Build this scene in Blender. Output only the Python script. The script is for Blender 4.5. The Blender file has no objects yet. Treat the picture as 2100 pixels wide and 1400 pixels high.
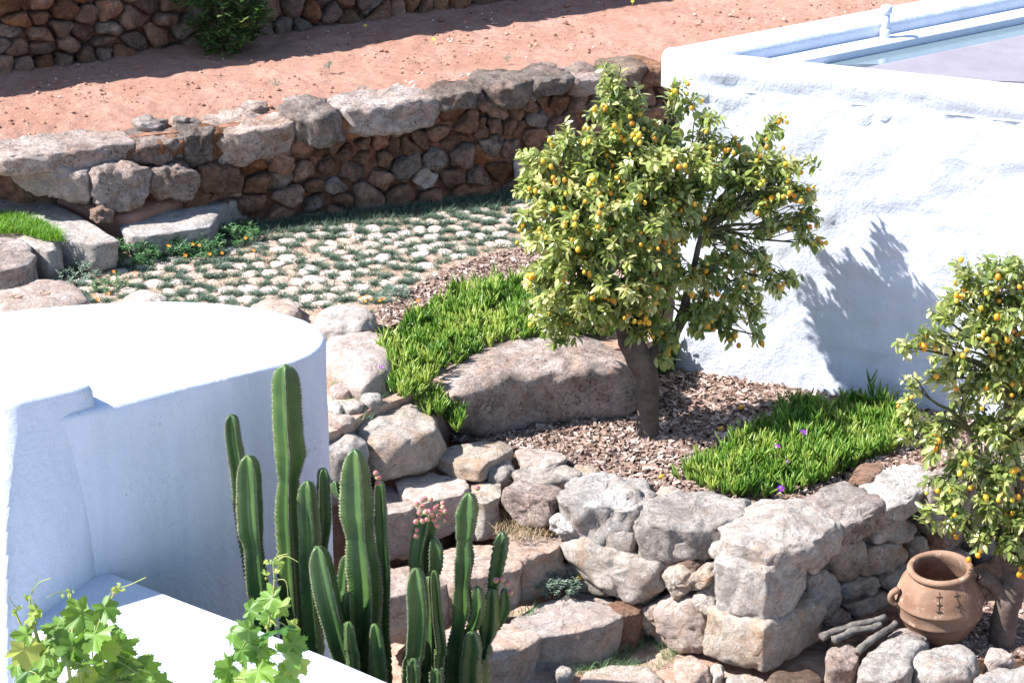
import bpy, bmesh, math, random
import numpy as np
from mathutils import Vector, noise, Matrix
S = bpy.context.scene
COL = S.collection
R = math.radians
# ---------------------------------------------------------------- camera
CZ, PITCH, F = 4.25, R(22), 4400.0        # eye height, tilt below horizontal, focal length in photo pixels (2100 wide)
cam_d = bpy.data.cameras.new('camera'); cam = bpy.data.objects.new('camera', cam_d); COL.objects.link(cam)
cam_d.sensor_width = 36.0; cam_d.lens = 36.0*F/2100.0
cam.location = (0, 0, CZ); cam.rotation_euler = (math.pi/2-PITCH, 0, 0)
cam_d.clip_start = 0.1; cam_d.clip_end = 500
S.camera = cam
# ---------------------------------------------------------------- light
SUN = Vector((1.0, 0.14, -1.10)).normalized()          # direction the light travels
to = -SUN
ELEV = math.asin(to.z); ROT = math.atan2(to.x, to.y)
W = bpy.data.worlds.new('World'); S.world = W; W.use_nodes = True
nt = W.node_tree; nt.nodes.clear()
sky = nt.nodes.new('ShaderNodeTexSky'); sky.sky_type = 'NISHITA'; sky.sun_disc = False
sky.sun_elevation = ELEV; sky.sun_rotation = ROT; sky.altitude = 50; sky.air_density = 1.0; sky.dust_density = 0.6; sky.ozone_density = 2.5
bg = nt.nodes.new('ShaderNodeBackground'); bg.inputs[1].default_value = 0.10
wo = nt.nodes.new('ShaderNodeOutputWorld')
nt.links.new(sky.outputs[0], bg.inputs[0]); nt.links.new(bg.outputs[0], wo.inputs[0])
sd = bpy.data.lights.new('sun', 'SUN'); sd.energy = 4.8; sd.angle = R(0.55); sd.color = (1.0, 0.965, 0.945)
so = bpy.data.objects.new('sun', sd); COL.objects.link(so)
so.rotation_euler = SUN.to_track_quat('-Z', 'Y').to_euler(); so.location = (-6, 4, 9)
S.view_settings.view_transform = 'Standard'; S.view_settings.look = 'None'
S.view_settings.exposure = 1.45; S.view_settings.gamma = 1.0
S.cycles.max_bounces = 8; S.cycles.transparent_max_bounces = 8
try: S.cycles.use_denoising = True
except Exception: pass
# ---------------------------------------------------------------- helpers
cp, sp = math.cos(PITCH), math.sin(PITCH)
EYE = Vector((0, 0, CZ))
def ray(px, py):
    a, b = (px-1050)/F, (700-py)/F
    return Vector((a, cp+b*sp, -sp+b*cp))
def U(px, py, z):                      # photo pixel -> point at height z
    d = ray(px, py); t = (z-CZ)/d.z
    return EYE+d*t
def UD(px, py, D):                     # photo pixel -> point at distance y = D
    d = ray(px, py); return EYE+d*(D/d.y)
def UP(px, py, p0, n):                 # photo pixel -> point on a plane
    d = ray(px, py); return EYE+d*((Vector(p0)-EYE).dot(n)/d.dot(n))
def zm(ox, oy, s=3.0):
    return lambda L: [(ox+x/s, oy+y/s) for x, y in L]
ZA, ZB, ZE, ZH, ZI, ZK = zm(0,0), zm(700,0), zm(700,467), zm(700,933), zm(1400,933), zm(0,350,3.75)

def tag(o, label=None, cat=None, group=None, kind=None):
    if label: o['label'] = label
    if cat: o['category'] = cat
    if group: o['group'] = group
    if kind: o['kind'] = kind
    return o
def thing(name, loc, label, cat, group=None):
    o = bpy.data.objects.new(name, None); COL.objects.link(o); o.location = loc
    o.empty_display_size = .1
    return tag(o, label, cat, group)
def link(name, me, mat, parent=None):
    o = bpy.data.objects.new(name, me); COL.objects.link(o)
    if mat: me.materials.append(mat)
    if parent is not None:
        o.parent = parent; o.location = -Vector(root_loc(parent))
    return o
def root_loc(p):
    v = Vector((0,0,0))
    while p is not None: v += Vector(p.location); p = p.parent
    return v
class MB:
    def __init__(s): s.v = []; s.f = []; s.r = []
    def add(s, vs, fs, r=0.5):
        n = len(s.v); s.v.extend([tuple(v) for v in vs]); s.f.extend([tuple(i+n for i in f) for f in fs])
        if isinstance(r, (list, tuple)): s.r.extend(r)
        else: s.r.extend([r]*len(vs))
    def build(s, name, mat, parent=None, smooth=True, fix=False):
        me = bpy.data.meshes.new(name); me.from_pydata(s.v, [], s.f)
        a = me.attributes.new('rnd', 'FLOAT', 'POINT'); a.data.foreach_set('value', s.r)
        if fix:
            bm = bmesh.new(); bm.from_mesh(me); bmesh.ops.recalc_face_normals(bm, faces=bm.faces); bm.to_mesh(me); bm.free()
        if smooth: me.polygons.foreach_set('use_smooth', [True]*len(me.polygons))
        me.update()
        return link(name, me, mat, parent)
def frac(p, o=4): return noise.fractal(p, 1.0, 2.0, o)
# ---------------------------------------------------------------- materials
class NT:
    def __init__(s, name):
        s.m = bpy.data.materials.new(name); s.m.use_nodes = True; s.t = s.m.node_tree; s.t.nodes.clear()
        s.out = s.t.nodes.new('ShaderNodeOutputMaterial')
        s.b = s.n('ShaderNodeBsdfPrincipled'); s.l(s.b.outputs[0], s.out.inputs[0])
        s.geo = s.n('ShaderNodeNewGeometry').outputs['Position']
    def n(s, t, **k):
        x = s.t.nodes.new(t)
        for a, b in k.items(): setattr(x, a, b)
        return x
    def l(s, a, b): s.t.links.new(a, b)
    def noise(s, scale, detail=5, rough=.6, vec=None, dist=0):
        x = s.n('ShaderNodeTexNoise'); x.inputs['Scale'].default_value = scale; x.inputs['Detail'].default_value = detail
        x.inputs['Roughness'].default_value = rough; x.inputs['Distortion'].default_value = dist
        s.l(vec or s.geo, x.inputs['Vector']); return x.outputs['Fac']
    def vor(s, scale, feature='F1', vec=None):
        x = s.n('ShaderNodeTexVoronoi'); x.inputs['Scale'].default_value = scale; x.feature = feature
        s.l(vec or s.geo, x.inputs['Vector']); return x
    def ramp(s, fac, stops):
        x = s.n('ShaderNodeValToRGB'); e = x.color_ramp.elements
        while len(e) < len(stops): e.new(.5)
        for i, (p, c) in enumerate(stops):
            e[i].position = p; e[i].color = (*c, 1) if not isinstance(c, (int, float)) else (c, c, c, 1)
        s.l(fac, x.inputs[0]); return x.outputs[0]
    def mix(s, fac, a, b, mode='MIX'):
        x = s.n('ShaderNodeMix', data_type='RGBA', blend_type=mode)
        for v, i in ((fac, 0), (a, 6), (b, 7)):
            if isinstance(v, (int, float)): x.inputs[i].default_value = v
            elif isinstance(v, tuple): x.inputs[i].default_value = (*v, 1)
            else: s.l(v, x.inputs[i])
        return x.outputs[2]
    def math(s, op, a, b=0.0):
        x = s.n('ShaderNodeMath', operation=op)
        for v, i in ((a, 0), (b, 1)):
            if isinstance(v, (int, float)): x.inputs[i].default_value = v
            else: s.l(v, x.inputs[i])
        return x.outputs[0]
    def bump(s, h, strength=.4, dist=.01, prev=None):
        x = s.n('ShaderNodeBump'); x.inputs['Strength'].default_value = strength; x.inputs['Distance'].default_value = dist
        s.l(h, x.inputs['Height'])
        if prev: s.l(prev, x.inputs['Normal'])
        return x.outputs[0]
    def fin(s, col, rough=.9, normal=None, spec=.2):
        if isinstance(col, tuple): s.b.inputs['Base Color'].default_value = (*col, 1)
        else: s.l(col, s.b.inputs['Base Color'])
        if isinstance(rough, (int, float)): s.b.inputs['Roughness'].default_value = rough
        else: s.l(rough, s.b.inputs['Roughness'])
        s.b.inputs['Specular IOR Level'].default_value = spec
        if normal: s.l(normal, s.b.inputs['Normal'])
        return s.m
    def attr(s, name='rnd'):
        return s.n('ShaderNodeAttribute', attribute_name=name).outputs['Fac']
def rock_mat(name, light, mid, stain, lichen=(.05,.048,.045), lich=.5, stn=.5, var=.35):
    t = NT(name)
    oi = t.n('ShaderNodeObjectInfo').outputs['Random']
    sh = t.n('ShaderNodeVectorMath', operation='ADD'); t.l(t.geo, sh.inputs[0])
    cmb = t.n('ShaderNodeCombineXYZ'); t.l(t.math('MULTIPLY', oi, 37.0), cmb.inputs[0]); t.l(t.math('MULTIPLY', oi, 11.0), cmb.inputs[1]); t.l(cmb.outputs[0], sh.inputs[1])
    P = sh.outputs[0]
    a = t.noise(5.5, 8, .68, P, .4)
    col = t.mix(t.ramp(a, [(.36, 0.), (.64, 1.)]), mid, light)
    st = t.noise(7.0, 6, .6, P, 1.0)
    col = t.mix(t.math('MULTIPLY', t.ramp(st, [(.48, 0.), (.66, 1.)]), stn), col, stain)
    l1 = t.noise(60, 6, .75, P); l2 = t.noise(9, 4, .6, P)
    lm = t.math('MULTIPLY', t.ramp(l1, [(.50, 0.), (.60, 1.)]), t.ramp(l2, [(.46, 0.), (.62, 1.)]))
    col = t.mix(t.math('MULTIPLY', lm, lich), col, lichen)
    vn = t.noise(4.0, 8, .75, P, 2.5)
    col = t.mix(t.math('MULTIPLY', t.ramp(vn, [(.47, 0.), (.495, .8), (.52, 0.)]), .5), col, tuple(min(.75, c*1.25) for c in light))
    pit = t.vor(38, 'F1', P).outputs['Distance']; col = t.mix(t.math('MULTIPLY', t.math('MULTIPLY', t.ramp(pit, [(.10, 1.), (.24, 0.)]), t.ramp(t.noise(12, 3, .6, P), [(.5, 0.), (.6, 1.)])), .7), col, tuple(c*.3 for c in mid))
    gr = t.noise(140, 3, .7, P)
    col = t.mix(t.math('MULTIPLY', t.ramp(gr, [(.3, 1.), (.5, 0.)]), .35), col, tuple(c*.55 for c in mid))
    col = t.mix(t.math('MULTIPLY', t.ramp(t.noise(19, 8, .8, P, .8), [(.40, 1.), (.52, 0.)]), .55), col, tuple(c*.62 for c in mid))
    ck = t.noise(3.2, 6, .65, P, 3.0); ckm = t.ramp(ck, [(.485, 0.), (.5, 1.), (.515, 0.)])
    col = t.mix(t.math('MULTIPLY', ckm, .45), col, tuple(c*.35 for c in mid))
    hv = t.n('ShaderNodeHueSaturation'); t.l(col, hv.inputs['Color'])
    t.l(t.math('ADD', t.math('MULTIPLY', oi, var), 1-var*.5), hv.inputs['Value'])
    t.l(t.math('ADD', t.math('MULTIPLY', t.math('FRACT', t.math('MULTIPLY', oi, 7.3)), .5), .75), hv.inputs['Saturation'])
    crack = t.ramp(t.vor(9, 'DISTANCE_TO_EDGE', P).outputs['Distance'], [(0., 0.), (.035, 1.)])
    b = t.bump(t.noise(24, 9, .75, P, .6), 1.0, .045)
    b = t.bump(t.noise(150, 4, .75, P), .6, .008, b)
    return t.fin(hv.outputs[0], .92, b, .15)
M = {}
M['pale'] = rock_mat('limestone_pale', (.70,.63,.56), (.50,.42,.35), (.56,.35,.22), lich=.35, stn=.65, var=.2)
M['grey'] = rock_mat('limestone_grey', (.71,.66,.61), (.46,.415,.375), (.58,.40,.29), lich=.6, stn=.5, var=.2)
M['speck'] = rock_mat('limestone_lichened', (.64,.58,.52), (.37,.32,.28), (.48,.33,.23), lich=.9, stn=.35, var=.2)
M['pink'] = rock_mat('limestone_earthy', (.72,.60,.53), (.54,.41,.335), (.58,.36,.265), lich=.25, stn=.6, var=.2)
M['brown'] = rock_mat('rubble_brown', (.42,.26,.175), (.19,.105,.068), (.45,.205,.115), (.06,.045,.04), .6, .5, .8)
M['dark'] = rock_mat('rubble_dark', (.42,.34,.28), (.14,.105,.085), (.40,.21,.14), (.03,.027,.025), .9, .4, .5)
M['cap'] = rock_mat('capstone_weathered', (.64,.54,.49), (.26,.205,.17), (.52,.33,.25), (.045,.04,.036), .95, .5, .3)
def earth_mat():
    t = NT('red_earth')
    a = t.noise(3.0, 8, .65); c = t.mix(t.ramp(a, [(.35, 0.), (.65, 1.)]), (.49,.265,.19), (.61,.375,.29))
    b = t.noise(22, 6, .7); c = t.mix(t.math('MULTIPLY', t.ramp(b, [(.42, 1.), (.56, 0.)]), .45), c, (.42,.21,.16))
    v = t.vor(55); c = t.mix(t.math('MULTIPLY', t.ramp(v.outputs['Distance'], [(.10, 1.), (.2, 0.)]), .5), c, (.50,.36,.29))
    n = t.bump(t.noise(24, 10, .75), .9, .05); n = t.bump(t.noise(130, 5, .75), .7, .012, n)
    return t.fin(c, .95, n, .1)
M['earth'] = earth_mat()
def soil_mat():
    t = NT('garden_soil')
    c = t.mix(t.ramp(t.noise(14, 8, .7), [(.4, 0.), (.6, 1.)]), (.10,.065,.045), (.30,.18,.12))
    return t.fin(c, .95, t.bump(t.noise(60, 8, .75), .9, .02), .1)
M['soil'] = soil_mat()
def path_mat():
    t = NT('pale_trodden_earth')
    c = t.mix(t.ramp(t.noise(9, 8, .7), [(.4, 0.), (.62, 1.)]), (.34,.22,.16), (.55,.40,.32))
    v = t.vor(40); c = t.mix(t.math('MULTIPLY', t.ramp(v.outputs['Distance'], [(.12, 1.), (.25, 0.)]), .5), c, (.62,.54,.49))
    return t.fin(c, .95, t.bump(t.noise(60, 8, .75), .8, .02), .1)
M['path'] = path_mat()
def lime_mat(name, rough_scale, amt, dirt, col=(.62,.665,.75), col2=(.56,.605,.69)):
    t = NT(name)
    c = t.mix(t.ramp(t.noise(2.2, 6, .6), [(.35, 0.), (.65, 1.)]), col2, col)
    d1 = t.noise(3.4, 5, .7, None, .6); d2 = t.noise(30, 6, .8)
    dm = t.math('MULTIPLY', t.ramp(d1, [(.55, 0.), (.68, 1.)]), t.ramp(d2, [(.56, 0.), (.66, 1.)]))
    c = t.mix(t.math('MULTIPLY', dm, dirt), c, (.30,.26,.22))
    mp = t.n('ShaderNodeMapping'); mp.inputs['Scale'].default_value = (7, 7, .5); t.l(t.geo, mp.inputs[0])
    sv = t.noise(1.0, 7, .7, mp.outputs[0]); c = t.mix(t.math('MULTIPLY', t.ramp(sv, [(.46, 0.), (.66, 1.)]), .30), c, tuple(q*.72 for q in col2))
    n = t.bump(t.noise(rough_scale, 8, .68, None, .12), amt, .03)
    n = t.bump(t.noise(70, 6, .75), .45, .008, n)
    pt = t.vor(14); pm = t.math('MULTIPLY', t.ramp(pt.outputs['Distance'], [(.03, 1.), (.07, 0.)]), t.ramp(t.noise(5, 3), [(.52, 0.), (.6, 1.)]))
    c = t.mix(t.math('MULTIPLY', pm, .55), c, (.25,.22,.20))
    return t.fin(c, .85, n, .2)
M['lime'] = lime_mat('limewash_rough', 9, .5, .5, (.63,.67,.745), (.57,.61,.69))
M['limes'] = lime_mat('limewash_smooth', 10, .5, .7)
M['limeb'] = lime_mat('limewash_patched', 16, .35, .6)
def leaf_mat(name, c1, c2, c3, trans=.35, rough=.38, spec=.5, edge=None):
    t = NT(name)
    r = t.attr()
    c = t.ramp(r, [(0., c1), (.55, c2), (1., c3)])
    t.fin(c, rough, None, spec)
    tr = t.n('ShaderNodeBsdfTranslucent')
    hs = t.n('ShaderNodeHueSaturation'); hs.inputs['Value'].default_value = 1.9; hs.inputs['Hue'].default_value = .485; hs.inputs['Saturation'].default_value = 1.1
    t.l(c, hs.inputs['Color']); t.l(hs.outputs[0], tr.inputs[0])
    mx = t.n('ShaderNodeMixShader'); mx.inputs[0].default_value = trans
    t.l(t.b.outputs[0], mx.inputs[1]); t.l(tr.outputs[0], mx.inputs[2]); t.l(mx.outputs[0], t.out.inputs[0])
    return t.m
M['leaf'] = leaf_mat('kumquat_leaf', (.06,.11,.03), (.23,.29,.075), (.54,.54,.25), .34, .25, .8)
M['ice'] = leaf_mat('ice_plant_leaf', (.065,.15,.028), (.16,.29,.045), (.38,.46,.13), .38, .32, .5)
M['vine'] = leaf_mat('grape_leaf', (.05,.13,.025), (.13,.235,.04), (.29,.35,.09), .36, .45, .4)
M['grass'] = leaf_mat('paving_grass', (.045,.085,.055), (.10,.15,.10), (.19,.235,.165), .2, .6, .2)
M['lawn'] = leaf_mat('bright_grass', (.06,.17,.02), (.12,.27,.03), (.22,.36,.06), .3, .5, .3)
M['weed'] = leaf_mat('weed_leaf', (.04,.12,.04), (.09,.20,.08), (.20,.30,.15), .3, .5, .3)
M['greyweed'] = leaf_mat('grey_weed_leaf', (.10,.15,.11), (.18,.25,.19), (.30,.36,.28), .2, .6, .2)
M['dry'] = leaf_mat('dry_grass', (.25,.20,.12), (.38,.30,.18), (.50,.42,.28), .2, .7, .1)
M['shrub'] = leaf_mat('shrub_leaf', (.03,.07,.02), (.08,.15,.04), (.24,.32,.10), .22, .22, .9)
M['redleaf'] = leaf_mat('succulent_leaf', (.10,.16,.03), (.26,.20,.06), (.34,.10,.09), .2, .4, .4)
def simple(name, c, rough=.6, spec=.3, c2=None, sc=30, bump=0.0, bs=40):
    t = NT(name)
    col = c if c2 is None else t.mix(t.ramp(t.noise(sc, 6, .7), [(.38, 0.), (.62, 1.)]), c, c2)
    return t.fin(col, rough, t.bump(t.noise(bs, 7, .7), bump, .01) if bump else None, spec)
def fruit_mat():
    t = NT('kumquat_peel'); c = t.ramp(t.attr(), [(0., (.55,.20,.015)), (.5, (.68,.34,.02)), (.85, (.70,.45,.04)), (1., (.45,.48,.06))])
    return t.fin(c, .35, t.bump(t.noise(600, 2), .15, .002), .5)
M['fruit'] = fruit_mat()
M['bark'] = simple('kumquat_bark', (.085,.062,.05), .9, .15, (.15,.115,.095), 14, .6, 50)
M['twig'] = simple('green_twig', (.06,.055,.03), .8, .2, (.09,.10,.04), 30)
M['wood'] = simple('driftwood', (.10,.088,.078), .9, .1, (.21,.19,.17), 22, .8, 60)
M['petal_o'] = simple('orange_petal', (.80,.26,.03), .6, .2, (.85,.40,.05), 60)
M['petal_y'] = simple('yellow_petal', (.85,.70,.03), .6, .2)
M['petal_p'] = simple('magenta_petal', (.13,.006,.30), .5, .2, (.20,.012,.38), 60)
M['disc'] = simple('flower_centre', (.75,.60,.20), .8, .1)
M['shoot'] = simple('vine_shoot', (.22,.34,.07), .6, .3, (.34,.30,.12), 20)
def chip_mat():
    t = NT('bark_chip'); c = t.ramp(t.attr(), [(0., (.06,.036,.028)), (.35, (.16,.105,.08)), (.7, (.30,.215,.175)), (1., (.50,.41,.36))])
    return t.fin(c, .9, t.bump(t.noise(200, 4), .5, .004), .15)
M['chip'] = chip_mat()
def cobble_mat():
    t = NT('cobbles'); r = t.attr()
    c = t.ramp(r, [(0., (.40,.28,.22)), (.3, (.50,.39,.33)), (.7, (.56,.47,.42)), (1., (.45,.42,.40))])
    c = t.mix(t.math('MULTIPLY', t.ramp(t.noise(40, 6, .7), [(.45, 1.), (.6, 0.)]), .35), c, (.34,.24,.19))
    return t.fin(c, .9, t.bump(t.noise(70, 6, .7), .5, .01), .15)
M['cobble'] = cobble_mat()
def cactus_mat():
    t = NT('cactus_skin'); r = t.attr()
    base = t.mix(t.ramp(t.noise(6, 5, .6), [(.35, 0.), (.65, 1.)]), (.028,.07,.02), (.065,.125,.03))
    sc = t.math('MULTIPLY', t.ramp(t.noise(11, 6, .75, None, .4), [(.665, 0.), (.69, 1.)]), .85)
    base = t.mix(sc, base, (.05,.035,.02))
    base = t.mix(t.math('MULTIPLY', t.ramp(t.noise(30, 7, .8), [(.52, 0.), (.60, 1.)]), .35), base, (.11,.13,.06))
    sz = t.n('ShaderNodeSeparateXYZ'); t.l(t.geo, sz.inputs[0])
    cork = t.math('MULTIPLY', t.ramp(t.math('ADD', t.math('MULTIPLY', sz.outputs[2], -1.0), t.math('MULTIPLY', t.noise(5, 5, .7), .9)), [(.10, 0.), (.42, 1.)]), t.ramp(t.noise(14, 6, .75), [(.42, 0.), (.56, 1.)]))
    base = t.mix(t.math('MULTIPLY', cork, .75), base, (.085,.065,.04))
    edge = t.mix(t.ramp(t.noise(120, 3, .8), [(.42, 0.), (.55, 1.)]), (.08,.07,.04), (.27,.28,.18))
    c = t.mix(t.ramp(r, [(.78, 0.), (.95, 1.)]), base, edge)
    c = t.mix(t.ramp(r, [(0., .08), (.12, 0.)]), c, (.11,.22,.05))
    return t.fin(c, .42, t.bump(t.noise(80, 4), .12, .004), .4)
M['cactus'] = cactus_mat()
def bud_mat():
    t = NT('cactus_bud'); c = t.ramp(t.attr(), [(0., (.26,.34,.10)), (.5, (.40,.36,.17)), (1., (.45,.13,.15))])
    return t.fin(c, .5, None, .3)
M['bud'] = bud_mat()
def terra_mat():
    t = NT('terracotta_old')
    c = t.mix(t.ramp(t.noise(6, 7, .65, None, .5), [(.38, 0.), (.62, 1.)]), (.19,.108,.07), (.29,.185,.128))
    c = t.mix(t.math('MULTIPLY', t.ramp(t.noise(13, 7, .7), [(.54, 0.), (.62, 1.)]), .55), c, (.17,.13,.10))
    c = t.mix(t.math('MULTIPLY', t.ramp(t.noise(20, 6, .7), [(.58, 0.), (.66, 1.)]), .5), c, (.58,.44,.34))
    return t.fin(c, .85, t.bump(t.noise(60, 6, .7), .35, .008), .2)
M['terra'] = terra_mat()
M['iron'] = simple('rusty_iron', (.04,.028,.025), .7, .3)
def water_mat():
    t = NT('channel_water')
    t.b.inputs['Metallic'].default_value = 0; t.fin((.12,.165,.185), .10, t.bump(t.noise(18, 3), .08, .01), 1.0)
    return t.m
M['water'] = water_mat()
# ---------------------------------------------------------------- shape generators
def resample(poly, n, rnd=(.14, .25)):
    P = list(poly)
    for cf in rnd:                                   # Chaikin rounding
        Q = []
        for i in range(len(P)):
            a, b = P[i], P[(i+1) % len(P)]
            Q += [a.lerp(b, cf), a.lerp(b, 1-cf)]
        P = Q
    L = [0.0]
    for i in range(len(P)): L.append(L[-1]+(P[(i+1) % len(P)]-P[i]).length)
    T = L[-1]; out = []; j = 0
    for k in range(n):
        s = T*k/n
        while L[j+1] < s: j += 1
        f = (s-L[j])/max(1e-9, L[j+1]-L[j]); out.append(P[j].lerp(P[(j+1) % len(P)], f))
    return out
def rock(name, poly, nrm, front, back, mat, parent=None, seed=0, p=.5, N=40, rf=8, rb=5, rough=.035, cuts=7, fine=.007, bs=.78, grow=0.0, cl=(.84,.97)):
    """loft a rock from its widest outline: 'front' bulges along nrm, 'back' runs the other way"""
    rng = random.Random(seed*7919+13)
    nrm = Vector(nrm).normalized()
    pts = resample([Vector(q) for q in poly], N)
    c = sum(pts, Vector())/N
    size = sum((q-c).length for q in pts)/N
    if grow: pts = [q+(q-c).normalized()*grow for q in pts]
    rings = []
    for i in range(rf):
        a = (math.pi/2)*(1-i/rf)                          # top -> edge
        rings.append((max(.0, math.cos(a))**p if i else 0.0, front*math.sin(a)**.9))
    rings[0] = (0.0, front)
    s1 = rings[1][0]; rings.insert(1, (s1*.33, front*.998)); rings.insert(2, (s1*.67, front*.992))
    rings.append((1.0, 0.0))
    ns = 4
    for i in range(1, ns): rings.append((1.0-(1-.95)*i/ns, -back*.75*i/ns))
    for i in range(rb+1):
        a = (math.pi/2)*i/rb; rings.append((.95*(bs+(1-bs)*math.cos(a)) if i < rb else 0.0, -back*(.75+.25*math.sin(a))))
    V = [c+nrm*rings[0][1]]; idx = []
    for s, d in rings[1:-1]:
        idx.append(len(V)); V += [c+(q-c)*s+nrm*d for q in pts]
    idx.append(len(V)); V.append(c+nrm*rings[-1][1])
    # chisel with random planes
    mid = c+nrm*((front-back)/2)
    for k in range(cuts):
        d = Vector((rng.gauss(0,1), rng.gauss(0,1), rng.gauss(0,1))).normalized()
        if k % 2 == 0: d = (d+nrm*.9).normalized()
        dots = [(q-mid).dot(d) for q in V]; mx = max(dots); lim = mx*rng.uniform(*cl)
        for j, t in enumerate(dots):
            if t > lim: V[j] = V[j]-d*(t-lim)*.9
    off = Vector((rng.uniform(-50,50), rng.uniform(-50,50), rng.uniform(-50,50)))
    amp = rough*min(1.6, max(.5, size/.12))
    for j, q in enumerate(V):
        dr = (q-mid); dr.normalize()
        k1 = noise.fractal((q+off)*(.55/size*1.1), 1.0, 2.0, 3)
        k2 = noise.fractal((q+off)*13.0, .75, 2.1, 4)
        cv = noise.voronoi((q+off)*(.9/size+4))[0]; cv = (cv[1]-cv[0])
        V[j] = q+dr*(k1*amp*.6+k2*fine*1.5+(min(.30, cv)-.22)*amp*.4)+Vector((noise.noise(q*31+off), noise.noise(q*31-off), noise.noise(q*29+off)))*fine*.35
    Fc = []
    a = idx[0]
    for i in range(N): Fc.append((0, a+i, a+(i+1) % N))
    for r in range(len(idx)-2):
        a, b = idx[r], idx[r+1]
        for i in range(N): Fc.append((a+i, b+i, b+(i+1) % N, a+(i+1) % N))
    a, b = idx[-2], idx[-1]
    for i in range(N): Fc.append((a+i, b, a+(i+1) % N))
    mb = MB(); mb.add(V, Fc, rng.random())
    return mb.build(name, M[mat], parent, True, True)
def slab(name, pxs, z, th, mat, parent=None, seed=0, bulge=.02, **k):
    k.setdefault('p', .32)
    return rock(name, [U(x, y, z) for x, y in pxs], (0,0,1), bulge, th, mat, parent, seed, **k)
def voronoi(seeds, bound, gap=0.0):
    """cells of 2D seeds clipped to the convex polygon 'bound'"""
    S_ = np.array(seeds); out = []
    for i, s in enumerate(seeds):
        d = np.hypot(S_[:,0]-s[0], S_[:,1]-s[1]); order = np.argsort(d)[1:22]
        poly = [tuple(b) for b in bound]
        for j in order:
            q = seeds[j]; mx, my = (s[0]+q[0])/2, (s[1]+q[1])/2; nx, ny = q[0]-s[0], q[1]-s[1]
            L = math.hypot(nx, ny); nx /= L; ny /= L; mx -= nx*gap; my -= ny*gap
            new = []
            for a in range(len(poly)):
                A, B = poly[a], poly[(a+1) % len(poly)]
                da = (A[0]-mx)*nx+(A[1]-my)*ny; db = (B[0]-mx)*nx+(B[1]-my)*ny
                if da <= 0: new.append(A)
                if (da < 0) != (db < 0) and abs(da-db) > 1e-12:
                    f = da/(da-db); new.append((A[0]+(B[0]-A[0])*f, A[1]+(B[1]-A[1])*f))
            poly = new
            if len(poly) < 3: break
        if len(poly) >= 3: out.append((i, poly))
    return out
def inside(pt, poly):
    x, y = pt; c = False; j = len(poly)-1
    for i in range(len(poly)):
        xi, yi = poly[i][0], poly[i][1]; xj, yj = poly[j][0], poly[j][1]
        if (yi > y) != (yj > y) and x < (xj-xi)*(y-yi)/(yj-yi)+xi: c = not c
        j = i
    return c
def scatter(poly, n, rng):
    xs = [p[0] for p in poly]; ys = [p[1] for p in poly]; out = []
    t = 0
    while len(out) < n and t < n*30:
        t += 1; q = (rng.uniform(min(xs), max(xs)), rng.uniform(min(ys), max(ys)))
        if inside(q, poly): out.append(q)
    return out
def prism(name, poly, z0, z1, mat, parent=None, kind=None, label=None):
    n = len(poly); mb = MB()
    V = [(q[0], q[1], z0) for q in poly]+[(q[0], q[1], z1) for q in poly]
    mb.add(V, [tuple(range(n))[::-1], tuple(range(n, 2*n))]+[(i, (i+1) % n, n+(i+1) % n, n+i) for i in range(n)])
    o = mb.build(name, M[mat], parent, False, True)
    if kind: o['kind'] = kind
    return o
def pxpoly(pxs, z): return [(lambda v: (v.x, v.y))(U(x, y, z)) for x, y in pxs]
def frame_of(d):
    d = Vector(d).normalized(); a = Vector((0,0,1)) if abs(d.z) < .9 else Vector((1,0,0))
    u = d.cross(a).normalized(); return d, u, d.cross(u).normalized()
def tube(mb, pts, rad, k=7, r=.5, cap=True):
    pts = [Vector(p) for p in pts]; n = len(pts); V = []; Fs = []
    prev = None
    for i in range(n):
        d = (pts[min(n-1, i+1)]-pts[max(0, i-1)])
        if d.length < 1e-9: d = Vector((0,0,1))
        d.normalize()
        if prev is None: _, u, w = frame_of(d)
        else:
            u = (prev-d*prev.dot(d)).normalized(); w = d.cross(u)
        prev = u
        rr = rad[i] if isinstance(rad, (list, tuple)) else rad
        for j in range(k):
            a = 2*math.pi*j/k; V.append(pts[i]+(u*math.cos(a)+w*math.sin(a))*rr)
    for i in range(n-1):
        for j in range(k): Fs.append((i*k+j, i*k+(j+1) % k, (i+1)*k+(j+1) % k, (i+1)*k+j))
    if cap: Fs.append(tuple(range(k))[::-1]); Fs.append(tuple((n-1)*k+j for j in range(k)))
    mb.add(V, Fs, r)
def spline(P, n):
    P = [Vector(p) for p in P]; out = []
    Q = [P[0]*2-P[1]]+P+[P[-1]*2-P[-2]]
    for i in range(n):
        t = i/(n-1)*(len(P)-1); k = min(int(t), len(P)-2); f = t-k
        a, b, c, d = Q[k], Q[k+1], Q[k+2], Q[k+3]
        out.append(.5*((2*b)+(c-a)*f+(2*a-5*b+4*c-d)*f*f+(3*b-a-3*c+d)*f**3))
    return out
def lerpl(L, t):
    t = t*(len(L)-1); k = min(int(t), len(L)-2); return L[k]+(L[k+1]-L[k])*(t-k)
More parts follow.
